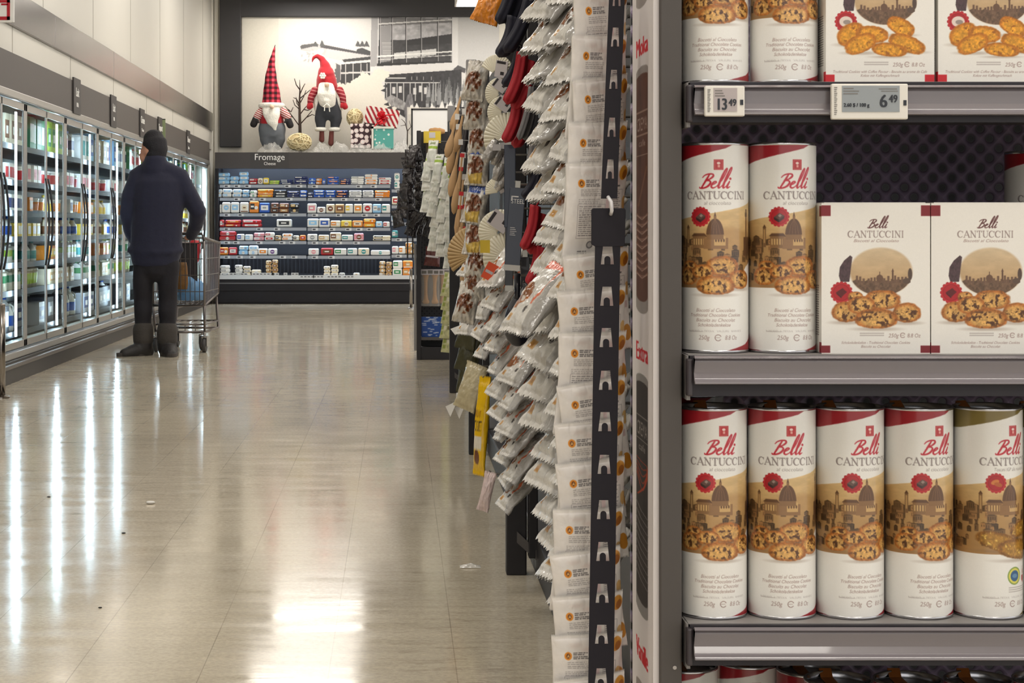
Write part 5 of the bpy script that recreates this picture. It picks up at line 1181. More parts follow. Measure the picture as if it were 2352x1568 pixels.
# ------------------------------------------------------------------ coffee panel on the side of the shelving
def panel_art():
    a = Art(57, 1800, (218,212,212), 2, 0, -116); red = (196,44,52)
    def tube(y0, y1, body, cap):
        a.rect(10,y0+10,40,y1-10,cap); a.ell(25,y0+10,15,12,cap); a.ell(25,y1-14,15,16,cap); a.rect(11,y0+22,39,y1-40,lambda X,Y: np.array(body)*(.9+.22*fbm(X/5,Y/60,3))[...,None]); a.ell(25,y1-40,14,14,body); a.ell(25,y0+24,14,8,body)
    [a.text('Moka', 25+d, 122, 60, red, 0, fit=29) for d in (-.7,0,.7)]; tube(150,720,(98,66,54),(150,142,138))
    a.rect(11,252,39,256,(150,120,104)); a.rect(11,306,39,309,(150,120,104)); a.text('CREMA', 25, 297, 44, (170,146,132), 0, fit=25); a.text('cafe', 25, 334, 22, (160,134,120), 0, fit=16); a.rect(11,354,39,356,(150,120,104))
    for k in range(9): a.stroke([(11,490+k*17),(18,497+k*17),(25,499+k*17),(32,497+k*17),(39,490+k*17)], 2.6, (140,104,88)); a.stroke([(12,494+k*17),(25,504+k*17),(38,494+k*17)], 1.4, (190,160,144))
    a.poly([(14,470),(36,380),(38,384),(17,474)],(132,92,70),.7)
    [a.text('Extra', 25+d, 832, 62, red, 0, fit=29) for d in (-.7,0,.7)]; tube(864,1420,(64,58,56),(140,136,134))
    a.text('CREMA', 25, 1006, 46, (150,142,136), 0, fit=25); a.rect(11,960,39,963,(130,122,116)); a.rect(11,1014,39,1016,(130,122,116)); a.text('cafe', 25, 1040, 22, (150,142,136), 0, fit=16)
    for k in range(5): a.stroke([(12,1062+k*9),(26,1066+k*16),(38,1070+k*6),(30,1120),(14,1148)], 2.2, (176,72,48), .8, True)
    for k in range(10): a.stroke([(11,1166+k*18),(22,1180+k*18),(39,1186+k*18)], 2.6, (112,106,104))
    [a.text('Vanille', 25+d, 1530, 66, red, 0, fit=29) for d in (-.7,0,.7)]; tube(1580,1790,(196,170,120),(150,142,138))
    a.rect(0,-116,57,-20,(218,212,212)); tube(-110,10,(110,96,90),(150,142,138))
    return a.out()
t = thing('display_panel', 'tall white coffee advertising panel with brown and grey tubes on the shelving side', 'advertising panel', (X_(1509), 0, 0))
img = panel_art(); nz, ny = 900, 114
u = np.linspace(0,1,ny); v = np.linspace(0,1,nz); U, V = np.meshgrid(u,v); Yp = 2.205-.195*U
zt, zb = CAMH+(525+116)*2.1/F, CAMH-(1684-525)*2.1/F
pnl = art_grid('printed_face', np.stack([np.full_like(U,-.0005), Yp, zt+(zb-zt)*V],-1), samp(img,U,V), art_mat('panel_print',.7,spec=.05), t, False)
pw = mat('panel_white', (218,212,212), .35)
MB().box(0,.004,2.008,2.207,0,2.1).box(-.004,.004,2.002,2.010,0,2.1).build('board', pw, t, bevel=.001)
# ------------------------------------------------------------------ the long shelving run along the aisle
gon = mat('gondola_black', (38,36,40), .5); gon2 = mat('gondola_grey', (86,82,82), .45); cap_m = mat('post_cap_grey', (150,148,148), .4)
SEC = [2.46, 5.59, 8.53, 11.71, 14.35]
SECT = []
def hang(p, dz=0):                  # one wire hook from the back panel out to a hanging thing
    p = Vector(p); i = max(k for k in range(4) if SEC[k] <= max(p.y, 2.5)); z = p.z+dz
    MB().tube([(.47,p.y+.004,z),(p.x+.006,p.y+.004,z),(p.x-.006,p.y+.004,z+.008)], .003, 6).build('peg_hook', mat('peg_wire',(120,118,116),.3,.9), SECT[i])
for i in range(4):
    y0, y1 = SEC[i]+.004, SEC[i+1]-.004
    t = thing('peg_shelving_section', 'black aisle shelving section with hanging goods, '+('directly behind the biscuit shelving','holding shell dishes and bags','holding wooden spoons','at the far end by the black pouches')[i], 'shelf unit', (0,0,0), group='aisle shelving sections')
    MB().box(.42,1.25,y0,y1,0,.12).build('base_deck', gon, t, bevel=.006)
    MB().box(.47,.50,y0,y1,.12,2.3 if i == 0 else 1.84).build('back_panel', gon, t)
    if i < 3:
        ye = y1-.07
        MB().box(.330,.392,ye,ye+.06,.0,1.84).build('post', gon, t, bevel=.004)
        MB().box(.397,.425,ye-.02,ye+.03,.055,1.84).box(.425,.47,ye-.01,ye+.03,.06,.12).build('post', gon, t, bevel=.003)
        MB().add([(.362,ye-.004,.10),(.425,ye-.022,.045),(.425,ye-.022,.075),(.362,ye-.004,.135),(.362,ye+.02,.10),(.425,ye,.045),(.425,ye,.075),(.362,ye+.02,.135)],[(0,1,2,3),(4,7,6,5),(0,4,5,1),(2,6,7,3),(0,3,7,4),(1,5,6,2)]).build('cross_bar', gon2, t)
        MB().box(.318,.366,ye-.004,ye+.064,1.75,1.85).build('post_cap', cap_m, t, bevel=.004)
    SECT.append(t)

# ------------------------------------------------------------------ generic goods
def pillow(name, w_, h, th, img, material, seed, nx=44, nz=60, parent=None, crimp=.05, wr=.16, back=None, zig=True):
    u = np.linspace(-1,1,nx); v = np.linspace(0,1,nz); U, V = np.meshgrid(u,v)
    prof = np.clip(1-np.abs(U)**2.4,0,1)**.65*np.clip(np.sin(PI*np.clip((V-crimp)/(1-2*crimp),0,1)),0,1)**.5
    def side(sd):
        n = fbm(U*2.6+sd*9, V*4.2, seed+int(sd>0)*5, 4)-.5; n2 = fbm(U*7, V*11, seed+3+int(sd>0), 3)-.5
        d = th/2*prof*(1+1.0*wr*6*n*.5)+th*wr*n2*.9*np.clip(prof,0,1)+.0006
        d = d+th*.5*wr*np.abs(np.sin(U*9+seed+4*n))*(np.exp(-((V-crimp)/.10)**2)+np.exp(-((V-1+crimp)/.10)**2))
        flap = th*.22*(fbm(U*1.5,V*0+seed,seed)-.5)*(np.exp(-(V/.06)**2)+np.exp(-((V-1)/.06)**2))*2
        X = U*w_/2*(1-.07*np.sin(PI*V)+.03*(fbm(V*6+sd,U*0,seed+8)-.5)); Z = -h*V
        if zig: Z = Z+np.where(V < .001, .004*h/.15*(np.arange(nx)%2), 0)-np.where(V > .999, .004*h/.15*(np.arange(nx)%2), 0)
        return np.stack([X, flap+(-d if sd < 0 else d), Z],-1)
    f, b = side(-1), side(1); co = np.concatenate([f, b[:, ::-1]],1)
    cf = samp(img, (U+1)/2, V); bk = cf*0+np.array(back if back else (222,220,216))/255. if back is not None or True else cf
    return art_grid(name, co, np.concatenate([cf, bk[:, ::-1]],1), material, parent, True, True)
bag_m = art_mat('snack_bag_film', .20, .3, .55, 38, .6); matte_bag = art_mat('matt_bag_film', .42, .1, .15, 60)
def clip_bag_art():
    a = Art(165, 232, (226,221,217), 2)
    a.grain(.05, 30, 22, 4)
    a.ell(128,34,22,18,(190,166,164),.75,soft=.4); a.ell(84,30,14,6,(214,196,190),.6,soft=.6); a.ell(56,20,16,5,(216,202,196),.6,soft=.6)
    a.ell(36,44,9,9.5,(226,142,34)); a.ell(36,44,4.5,6,(120,64,20)); a.text('A', 36, 48, 10, (250,220,150), .1)
    k = (84,80,82); g = (140,134,134)
    def lines(x0, x1, y0, n, dy, col, sd, bold=1.3):
        r2 = random.Random(sd); 
        for i in range(n):
            x = x0; y = y0+i*dy; e = x1-r2.random()*12
            while x < e-3:
                l = 3+r2.random()*9; a.rect(x,y,min(x+l,e),y+bold*1.15,col,.85); x += l+1.8
    lines(48,84,36,2,4.2,k,1,2.0); lines(48,96,45,2,4.2,k,2,2.0)
    lines(34,92,58,4,4.4,g,3); lines(28,90,80,3,4.2,g,4)
    for (x0,y0,x1,y1) in ((26,92,100,170),): 
        for e in ((x0,y0,x1,y0+.9),(x0,y1,x1,y1+.9),(x0,y0,x0+.9,y1),(x1,y0,x1+.9,y1)): a.rect(*e,(150,140,142))
    lines(30,97,96,15,4.8,(104,98,100),5,1.6)
    a.rect(102,70,112,170,(226,196,198),.7); a.ell(64,186,9,9,(112,108,110)); a.ell(64,186,6,6,(190,186,184)); lines(34,60,200,3,5,k,8,2)
    for e in ((120,60,152,60.9),(120,112,152,112.9),(120,60,120.9,112),(152,60,152.9,112)): a.rect(*e,(140,134,134))
    lines(122,150,50,1,4,(50,48,50),9,3); lines(122,150,64,10,4.6,(110,104,106),6,1.7)
    a.ell(152,22,12,17,(196,134,42),1,.2); a.ell(156,26,7,11,(150,88,24),1,.2); a.ell(160,92,8,16,(210,170,110),1); a.rect(120,120,158,136,(196,160,162),.6)
    a.ell(154,196,12,20,(190,128,42)); a.rect(0,0,165,4,(236,232,228))
    return a.out()
clip_img = clip_bag_art()
def snack_art(seed, stripe=False):
    a = Art(110, 160, (222,219,213), 1); r2 = random.Random(seed)
    a.grain(.06, 24, 18, seed)
    a.rect(0,0,110,7,(232,229,224)); a.rect(0,153,110,160,(234,231,226))
    br = (150,88,42)
    a.poly([(8,80),(34,66),(50,76),(54,98),(40,118),(18,120),(6,104)], lambda X,Y: np.array(br)*(.55+.9*fbm(X/7,Y/8,seed))[...,None])
    a.ell(26,90,6,7,(222,214,204)); a.ell(42,102,4,6,(222,212,200))
    a.rect(18,130,32,144,(204,158,92)); a.rect(21,133,28,141,(170,118,56)); a.ell(70,120,4,7,(60,50,46),1,.4)
    for k in range(9): a.rect(66,24+k*4,66+20+r2.random()*16,25.6+k*4,(150,146,144))
    a.rect(20,14,78,30,(196,190,184)); a.text('PRETZELS', 49, 27, 13, (120,92,70), .1, fit=52)
    a.poly([(80,30),(87,30),(80,110),(74,110)], (224,112,76))
    a.poly([(88,0),(110,0),(110,160),(82,160)],(178,175,171))
    return a.out()
def place(o, px, py, Y, rot, label, group=None, scale=None):
    o.location = P(px,py,Y); o.rotation_euler = rot; o['label'] = label
    if Y > 2.8 and Y < 14: hang(o.location, -.004)
    if group: o['group'] = group
    if scale: o.scale = (scale,)*3
    return o
class Maker:
    """hands out the first-built thing once and copies of it afterwards"""
    def __init__(s, protos): s.p = protos; s.used = [False]*len(protos)
    def get(s, i):
        i %= len(s.p)
        if not s.used[i]: s.used[i] = True; return s.p[i]
        return dup(s.p[i])
rr = random.Random(31)
# snack bags on the clip strips in front of the coffee panel
cb = []
for sd in (1,2):
    o = pillow('snack_bag', .084, .118, .016, clip_img, matte_bag, sd, 150, 190, crimp=.025, wr=.10); tag(o,'x','snack bag'); cb.append(o)
cb = Maker(cb)
CB = [(-20,1318,.60),(86,1316,.60),(182,1316,.58),(285,1308,.5),(377,1303,.42),(484,1300,.4),(582,1296,.30),(668,1284,.2),(767,1288,.25),(880,1283,.2),(970,1278,.16),(1062,1281,.18),(1172,1276,.14),(1268,1268,.1),(1368,1274,.12),(1460,1273,.12),(1556,1278,.12)]
for i, (y, xl, yaw) in enumerate(CB):
    if i == 5: continue
    Yb = 2.085+.0015*(16-i); W_ = 165*math.cos(yaw)
    place(cb.get(i), xl+W_/2-7, y-2, Yb, (.17+.02*rr.uniform(-1,1), rr.uniform(-.14,.0), yaw*1.0), f'white snack bag with orange dot on the {"upper" if i < 5 else "lower"} black clip strip, {ORD[(i if i < 5 else i-5)+ (1 if i < 5 else 0)]} from the top', 'white snack bags on the clip strips')
# the two black clip strips
clip_m = mat('clip_strip_black', (30,27,34), .6, spec=.25); hookm = mat('clear_hook', (214,212,214), .15, 0, coat=.5)
def clip_strip(name, label, p_top, p_bot, w0, w1, Y, slots, plate=None):
    q = Y/F; t = thing(name, label, 'clip strip', P(p_top[0],p_top[1],Y)); X0 = lambda py: ((p_bot[0]-p_top[0])*(py-p_top[1])/(p_bot[1]-p_top[1]))*q
    W_ = lambda py: (w0+(w1-w0)*(py-p_top[1])/(p_bot[1]-p_top[1]))*q; zq = lambda py: -(py-p_top[1])*q
    cuts = [p_top[1]]
    for s_ in slots: cuts += [s_-22, s_+22]
    cuts.append(p_bot[1]); mb = MB()
    def quad(ya, yb, fa, fb, ga, gb):           # solid piece between two heights, from fraction fa/fb to ga/gb of the width
        pts = [(X0(ya)+W_(ya)*(fa-.5),zq(ya)),(X0(ya)+W_(ya)*(ga-.5),zq(ya)),(X0(yb)+W_(yb)*(gb-.5),zq(yb)),(X0(yb)+W_(yb)*(fb-.5),zq(yb))]
        mb.prism(pts, -.0008, .0008)
    for i in range(len(cuts)-1):
        a_, b_ = cuts[i], cuts[i+1]
        if i % 2 == 0: quad(a_,b_,0,0,1,1)
        else:
            quad(a_,b_,0,0,.32,.24); quad(a_,b_,.68,.76,1,1)
    body = mb.build('strip', clip_m, t)
    for s_ in slots:                              # rounded tongue in each slot
        y = s_+22; cx = X0(y); r = W_(y)*.12; z = zq(y)
        MB().prism([(cx-r,z-.0002)]+[(cx+r*math.cos(a), z+.006+r*math.sin(a)) for a in np.linspace(PI,0,9)]+[(cx+r,z-.0002)], -.0012, .0004).build('tongue', clip_m, t)
    if plate:
        x0,x1,y0,y1 = plate; M = lambda px: (px-p_top[0])*q
        MB().prism([(M(x0+4),zq(y0)),(M(x1-3),zq(y0)),(M(x1),zq(y0+4)),(M(x1-2),zq(y1-4)),(M(x1-7),zq(y1)),(M(x0+9),zq(y1)),(M(x0),zq(y1-5)),(M(x0),zq(y0+4))], -.0014, .0008).build('label_plate', clip_m, t, bevel=.0006)
        MB().tube([(M(1402),-.004,zq(y0+14)),(M(1403),-.009,zq(y0+6)),(M(1402),-.008,zq(y0-14)),(M(1396),-.002,zq(y0-26))], .0022, 8).build('hook', hookm, t, smooth=True)
    return t
clip_strip('clip_strip', 'upper black plastic clip strip carrying snack bags, ending at a clear hook', (1419,-60),(1399,456),36,37,2.055,(-8,85,182,292,388))
clip_strip('clip_strip', 'lower black plastic clip strip with square plate carrying a long row of snack bags', (1397,478),(1379,1640),58,58,2.05,[585,680,775,873,968,1066,1170,1266,1362,1456,1556], (1358,1437,478,566))
# the row of pretzel bags hanging behind them
SN_IMG = [snack_art(k, k == 2) for k in (1,2,3)]
sb = []
for k in range(4):
    o = pillow('snack_bag', .115, .165, .036, SN_IMG[k % 3], bag_m, 11+k, 48, 66, wr=.3); tag(o,'x','snack bag'); sb.append(o)
sb = Maker(sb)
def column(pts, Y, dY, yaw, tilt, base, group, roll=.08, size=1, jit=.12, h=.165, mk=None):
    mk = mk or sb
    for i, (px, py) in enumerate(pts):
        e = Euler((tilt+rr.uniform(-jit,jit)*.6, roll+rr.uniform(-jit,jit), yaw+rr.uniform(-jit,jit)*1.6)); Yi = Y+dY*i
        o = mk.get(rr.randrange(9)); tip = P(px,py,Yi); s_ = size*rr.uniform(.94,1.05)
        o.rotation_euler = e; o.scale = (s_,)*3; o.location = tip-(e.to_matrix() @ Vector((0,0,-h*s_)))
        o['label'] = base+f', {ORD[i+1]} from the top'; o['group'] = group
        if Yi < 14: hang(o.location, -.004)
def along(keys, step):          # evenly spaced points down a bent line of pixels
    o = []; y = keys[0][1]
    while y <= keys[-1][1]:
        for a, b in zip(keys, keys[1:]):
            if a[1] <= y <= b[1]: t_ = (y-a[1])/(b[1]-a[1]+1e-9); o.append((a[0]+(b[0]-a[0])*t_+rr.uniform(-5,5), y)); break
        y += step*rr.uniform(.9,1.1)
    return o
column(along([(1290,10),(1284,200),(1278,420),(1290,560),(1296,700),(1290,800),(1290,1000),(1296,1200),(1300,1330),(1302,1420)], 84), 2.95, 0, -1.25, -.65, 'whitish pretzel bag tucked close behind the clip strip', 'whitish pretzel bags behind the clip strips', size=.9)
column(along([(1236,-20),(1230,60),(1226,200),(1232,330),(1230,410),(1244,480)], 70), 3.3, 0, -1.28, -.74, 'whitish pretzel bag beside the navy and red mitts', 'whitish pretzel bags beside the mitts', size=1.25)
column(along([(1262,560),(1236,690),(1230,800),(1228,930),(1238,1010),(1250,1090),(1254,1200),(1264,1270),(1280,1345),(1288,1418)], 72), 3.3, 0, -1.28, -.72, 'whitish pretzel bag in the lower stack beside the dark ladle', 'whitish pretzel bags in the lower stack', size=1.25)
# orange topped bag
oimg = snack_art(5); oimg[:34] = np.array((232,92,52))/255.
o = pillow('snack_bag', .115, .17, .04, oimg, bag_m, 41, 48, 66, wr=.2); tag(o, 'whitish pretzel bag with bright orange top under the red mitts', 'snack bag'); place(o, 1310, 596, 3.22, (-.72,.05,-1.15), o['label'])
column(along([(1120,660),(1120,760),(1128,880),(1140,1000),(1150,1100),(1156,1185)], 50), 5.0, 0, -1.25, -.72, 'whitish pretzel bag in the long column by the black post', 'whitish pretzel bags by the black post', size=.98)
column(along([(1160,880),(1158,1000),(1160,1060),(1168,1150)], 54), 4.9, 0, -1.2, -.7, 'greyish pretzel bag against the black post', 'greyish pretzel bags against the black post', size=.95)
column(along([(1072,590),(1070,690),(1068,780)], 42), 6.6, 0, -1.1, -.6, 'beige pretzel bag in the small stack near the wooden spoons', 'beige pretzel bags near the wooden spoons', size=1.0)
column(along([(1100,640),(1098,740),(1094,840)], 46), 6.2, 0, -1.1, -.6, 'beige pretzel bag between the two bag columns', 'beige pretzel bags between the columns', size=1.0)
# clear bags with pretzels and blue tops
def clear_art(blue, yel):
    a = Art(80, 130, (208,202,192), 1); a.grain(.16, 9, 9, 3)
    if blue: a.rect(8,2,72,34,(66,96,180)); a.text('SNACK',40,24,18,(226,226,230),0,fit=44)
    for k in range(3):
        q = a.win(8,38,70,106); sl, X, Y = q; a.put(sl, np.clip((fbm(X/13,Y/13,20+k+7*blue+3*yel)-.52)*9,0,1)*(np.hypot((X-38)/30,(Y-72)/34) < 1), np.array((118,66,36))*(.45+1.1*fbm(X/4,Y/6,7+k))[...,None])
    if yel: a.poly([(12,98),(66,92),(60,126),(20,126)], (220,186,90))
    a.ell(60,30,6,10,(240,238,234)); a.ell(20,90,4,12,(240,238,234))
    return a.out()
cl = []
for k, (b_, y_) in enumerate(((0,0),(1,1),(1,0))):
    o = pillow('pretzel_bag', .075, .125, .05, clear_art(b_,y_), bag_m, 50+k, 36, 46, wr=.26, back=(206,200,190)); tag(o,'x','snack bag'); cl.append(o)
us = [False]*3
for i, (px, py, k) in enumerate(((1103,142,0),(1100,206,0),(1104,270,0),(1102,334,1),(1102,424,1),(1098,494,1),(1106,552,0),(1096,596,2),(1084,650,0))):
    o = cl[k] if not us[k] else dup(cl[k]); us[k] = True
    place(o, px, py, 5.6, (-.16+rr.uniform(-.1,.1), .12+rr.uniform(-.1,.1), -.35), ('clear bag of brown pretzels by the shell dishes' if not k else 'blue topped clear bag of brown pretzels by the shell dishes')+f', {ORD[i+1]} from the top', 'clear bags of brown pretzels')
# fluted shell dishes with header cards
cream = mat('cream_dish', (232,226,206), .4, coat=.2); tan_m = mat('tan_dish', (188,158,112), .5); card_w = mat('header_card', (206,200,204), .5); card_k = mat('header_ink', (48,44,48), .5); yelp = mat('yellow_card', (226,196,60), .5)
def shell(label, px, py, Y, r, rot, material=cream, cardon=True, a0=-1.35, a1=1.35, ribs=17):
    t = thing('shell_dish', label, 'dish', P(px,py,Y), rot, 'fluted shell dishes'); hang(P(px,py,Y)); n, m = ribs*8, 14; co = np.zeros((m,n,3)); A = np.linspace(a0,a1,n); Rr = np.linspace(.12,1,m); AA, RR = np.meshgrid(A,Rr)
    rip = np.cos(np.linspace(0,2*PI*ribs,n))[None,:]*RR*r*.035; co[...,0] = RR*r*np.sin(AA); co[...,2] = RR*r*np.cos(AA); co[...,1] = r*.22*RR**2-r*.1+rip
    o = art_grid('dish', co, np.ones((m,n,3)), material, t); sd = o.modifiers.new('thick','SOLIDIFY'); sd.thickness = .0025
    if cardon: 
        MB().box(r*.06,r*.78,-r*.34,-r*.30,-r*.16,r*.75).build('header_card', card_w, t); MB().box(r*.12,r*.66,-r*.345,-r*.34,r*.58,r*.72).box(r*.40,r*.62,-r*.345,-r*.34,-.02*r,r*.16).build('card_print', card_k, t)
for i, (px, py, r, rot, kw) in enumerate(((1140,168,42,(.1,.2,-.5),{}),(1150,214,36,(.1,-.9,-.3),{}),(1157,258,38,(.1,-.9,-.3),{}),(1170,318,60,(.1,-1.0,-.3),dict(cardon=False)),(1148,440,34,(.1,-.4,-.3),{}),(1150,534,52,(.1,-.95,-.3),{}),(1170,592,60,(.1,-.95,-.2),dict(cardon=False)))):
    shell('cream fluted shell dish '+('at the very top, beside the navy mitts','second down, beside the lowest navy mitt','third down, beside the red mitts','largest of the upper ones, beside the red mitts','small, under the silvery rolls','with a header card above the largest one','largest and lowest, above the orange card')[i], px, py, 5.25-.01*i, r*5.25/F, rot, **kw)
shell('tan fluted dish hanging beside the wooden spoons', 1090, 585, 6.0, 66*6.0/F, (.1,-1.2,-.4), tan_m, False, -1.0, 1.25, 15)
# silvery rolls, orange and yellow cards
sil = mat('silvery_wrap', (186,182,178), .22, .35, bump=.5, bscale=60)
def sausage(name, label, cat, a, b, Y, r, material, group=None, ends=True):
    pa, pb = P(*a,Y), P(*b,Y); t = thing(name, label, cat, pa, (0,0,0), group); d = pb-pa; n = 9; hang(pa, -.004) if Y < 14 else None
    MB().tube([d*(i/n) for i in range(n+1)], [r*(math.sin(PI*min(max((i+.35)/(n+.7),0),1))**.35)*(1+.08*math.sin(i*2.3)) for i in range(n+1)], 14).build('roll', material, t, smooth=True)
    return t
for i, (a, b) in enumerate((((1140,322),(1114,372)),((1158,318),(1132,378)),((1162,352),(1136,414)),((1170,392),(1140,436)))):
    t = sausage('wrapped_roll', f'silvery wrapped roll under the shell dishes, {ORD[i+1]} from the top', 'roll', a, b, 5.1+.02*i, .016, sil, 'silvery wrapped rolls')
    MB().box(-.012,.012,-.018,-.016,-.03,-.012).build('tie', hookm, t)
t = thing('price_card', 'bright orange card hanging among the bags under the lowest shell dish', 'card', P(1126,622,5.0), (0,.5,0)); MB().box(-.016,.016,0,.001,-.026,.022).build('card', mat('orange_card',(240,92,50),.5), t); MB().box(-.012,.010,-.0006,0,-.008,.0).build('card_print', card_w, t)
t = thing('price_card', 'small yellow card between the shell dishes', 'card', P(1114,566,5.1)); MB().box(-.014,.014,0,.001,-.018,.018).build('card', yelp, t)
o = pillow('food_bag', .085, .12, .04, np.ones((8,8,3))*np.array((228,140,40))/255., bag_m, 61, 30, 40, wr=.25, back=(226,150,50)); tag(o, 'orange and yellow bag at the very top beside the navy mitts', 'bag'); place(o, 1142, -36, 5.3, (-.2,.3,-.4), o['label'])
# ribbed mitts
rib = {'navy':mat('mitt_navy',(22,22,40),.75,bump=.15,bscale=90), 'red':mat('mitt_red',(168,20,36),.7,bump=.15,bscale=90), 'grey':mat('mitt_grey',(112,110,112),.7,bump=.15,bscale=90)}
def mitt(colr, label, lobes, Y):
    t = thing('oven_mitt', label, 'oven mitt', P(*lobes[0][0],Y), (0,0,0), 'ribbed oven mitts'); hang(P(*lobes[0][0],Y), .004); O_ = P(*lobes[0][0],Y)
    for k, (a, b, w_) in enumerate(lobes):
        pa, pb = P(*a,Y+.03*k)-O_, P(*b,Y+.03*k)-O_; d = pb-pa; n = 16; r = w_/2*Y/F; rings = []
        ax = Vector((0,1,0)); sd = d.normalized().cross(ax).normalized(); L = d.length; rq = min(r*1.15, L*.3)
        for i in range(n+1):
            s_ = i/n; dist = s_*L; e = 1.0
            if L-dist < rq: e = math.sqrt(max(0,1-((rq-(L-dist))/rq)**2))
            e = max(e,.06)*(1-.12*(1-s_)) 
            bend = sd*(r*.5*math.sin(PI*s_))
            rings.append([tuple(pa+d*s_+bend+(sd*math.cos(q)+ax*math.sin(q)*1.5)*(r*e*(1+.075*math.cos(6*q)))) for q in np.linspace(0,2*PI,49)[:-1]])
        MB().rings(rings).build('mitt_lobe', rib[colr], t, smooth=True)
    a, b, w_ = lobes[0]; p = P(*a,Y)-O_
    MB().tube([tuple(p+Vector((0,0,-.004))), tuple(p+Vector((.012,.0,.018))), tuple(p+Vector((.02,.01,.002)))], .002, 6).build('hanging_loop', rib[colr], t)
Ym = 4.4
mitt('navy','navy ribbed oven mitt at the very top of its column',[((1182,-70),(1146,56),32),((1204,-60),(1166,62),30)],Ym)
mitt('navy','navy ribbed oven mitt second down, above the red ones',[((1216,0),(1160,122),32),((1180,40),(1146,132),34)],Ym-.08)
mitt('navy','navy ribbed oven mitt lowest of the top three',[((1196,110),(1158,200),26)],Ym-.02)
mitt('red','red ribbed oven mitt upper of the top pair',[((1200,122),(1164,240),30),((1218,140),(1182,254),34)],Ym-.1)
mitt('red','red ribbed oven mitt lower of the top pair',[((1190,225),(1160,328),28),((1212,240),(1182,340),28)],Ym-.06)
mitt('grey','grey ribbed oven mitt beside the lower red mitt',[((1222,200),(1192,322),18),((1228,230),(1204,322),16)],Ym-.2)
mitt('grey','small grey ribbed oven mitt below the other grey one',[((1226,320),(1206,404),22)],Ym-.25)
mitt('navy','navy ribbed oven mitt below the grey ones',[((1234,392),(1202,455),26),((1240,400),(1214,462),20)],Ym-.25)
mitt('red','red ribbed oven mitt above the lowest red one',[((1230,472),(1202,574),28),((1244,490),(1218,584),28)],Ym-.3)
mitt('red','lowest red ribbed oven mitt beside the steel knife card',[((1240,566),(1216,656),34)],Ym-.28)
# knife cards and kitchen tools
ck = mat('card_dark_blue', (40,48,66), .3, coat=.3); ck2 = mat('card_black', (26,25,30), .35, coat=.3); cw = mat('card_white_strip', (206,206,204), .5); wht = mat('card_lettering', (232,232,232), .5)
def kcard(label, x0, x1, y0, y1, Y, material, word=None, tilt=0, strip=True):
    q = Y/F; t = thing('tool_card', label, 'card', P((x0+x1)/2,y0,Y), (0,tilt,-.1), 'dark kitchen tool cards'); hang(P((x0+x1)/2,y0,Y), .008); w_, h = (x1-x0)*q, (y1-y0)*q
    MB().box(-w_/2,w_/2,0,.012,-h,0).build('card', material, t, bevel=.001)
    if strip: MB().box(-w_/2,w_/2,-.0008,0,-h,-h*.93).build('white_strip', cw, t)
    MB().box(-.006,.006,-.002,.0,.0,.016).build('hang_tab', cw, t)
    if word:
        letters('lettering', word, .0150, w_*.08, -h*.19, -.0008, wht, t, depth=.0006, wide=.82)
        mb = MB().box(-w_*.36,-w_*.28,-.001,0,-h*.16,-h*.10).box(-w_*.36,w_*.1,-.001,0,-h*.115,-h*.10)
        for k in range(5): mb.box(-w_*.3,-w_*.3+w_*(.3+.06*(k%3)),-.001,0,-h*(.48+.022*k)-.0012,-h*(.48+.022*k))
        mb.build('small_print', wht, t)
kcard('dark blue STEEL knife card in front of the darker cards', 1171, 1207, 431, 622, 4.25, ck, 'STEEL', .07)
kcard('dark navy tool card hanging at the top of the tool column', 1158, 1184, 332, 522, 4.5, mat('card_navy',(26,36,58),.3,coat=.3), None, .0, False)
kcard('narrow black tool card behind the STEEL knife card', 1160, 1178, 486, 668, 4.55, ck2, None, .0)
kcard('black tool card behind the lowest red mitt', 1196, 1216, 590, 672, 4.5, ck2, None, .0)
nyl = mat('nylon_navy_black', (24,25,36), .32, coat=.2)
def ladle(label, top, bowl, rx, ry, Y, slots, name):
    q = Y/F; O_ = P(*bowl,Y); t = thing(name, label, 'kitchen tool', O_, (0,0,-.25), 'dark kitchen tools'); a = P(*top,Y)-O_
    MB().tube([(0,.012,ry*q*.75),(a.x*.5,.006,a.z*.55),(a.x,0,a.z)], [.010,.0065,.008], 10, flat=.6).build('handle', nyl, t, smooth=True); hang(P(*top,Y), -.004)
    n, m = 40, 16; mb = MB(); vs = []; 
    for i in range(m+1):
        for j in range(n):
            s_ = i/m; b_ = 2*PI*j/n; zz_ = math.sin(b_)*s_; w_ = rx*q*(1.0-.22*zz_)
            vs.append((w_*math.cos(b_)*s_, .028*(1-s_*s_)-.008 if False else -.026*(1-s_**2)+.012, ry*q*zz_))
    fs = []
    for i in range(m):
        for j in range(n):
            if slots and i in (4,5,8,9) and j % 5 in (1,2) and not (n*.55 < j < n*.95): continue
            if i: fs.append((i*n+j, i*n+(j+1)%n, (i+1)*n+(j+1)%n, (i+1)*n+j))
            else: fs.append((j, (j+1)%n, n+(j+1)%n, n+j))
    mb.add(vs, fs); o = mb.build('bowl', nyl, t, smooth=True); sd = o.modifiers.new('thick','SOLIDIFY'); sd.thickness = .003
ladle('dark nylon slotted spoon hanging below the STEEL knife card', (1188,628), (1186,738), 28, 56, 4.3, True, 'slotted_spoon')
ladle('dark nylon solid spoon hanging just behind the slotted spoon', (1208,650), (1208,700), 20, 44, 4.4, False, 'serving_spoon')
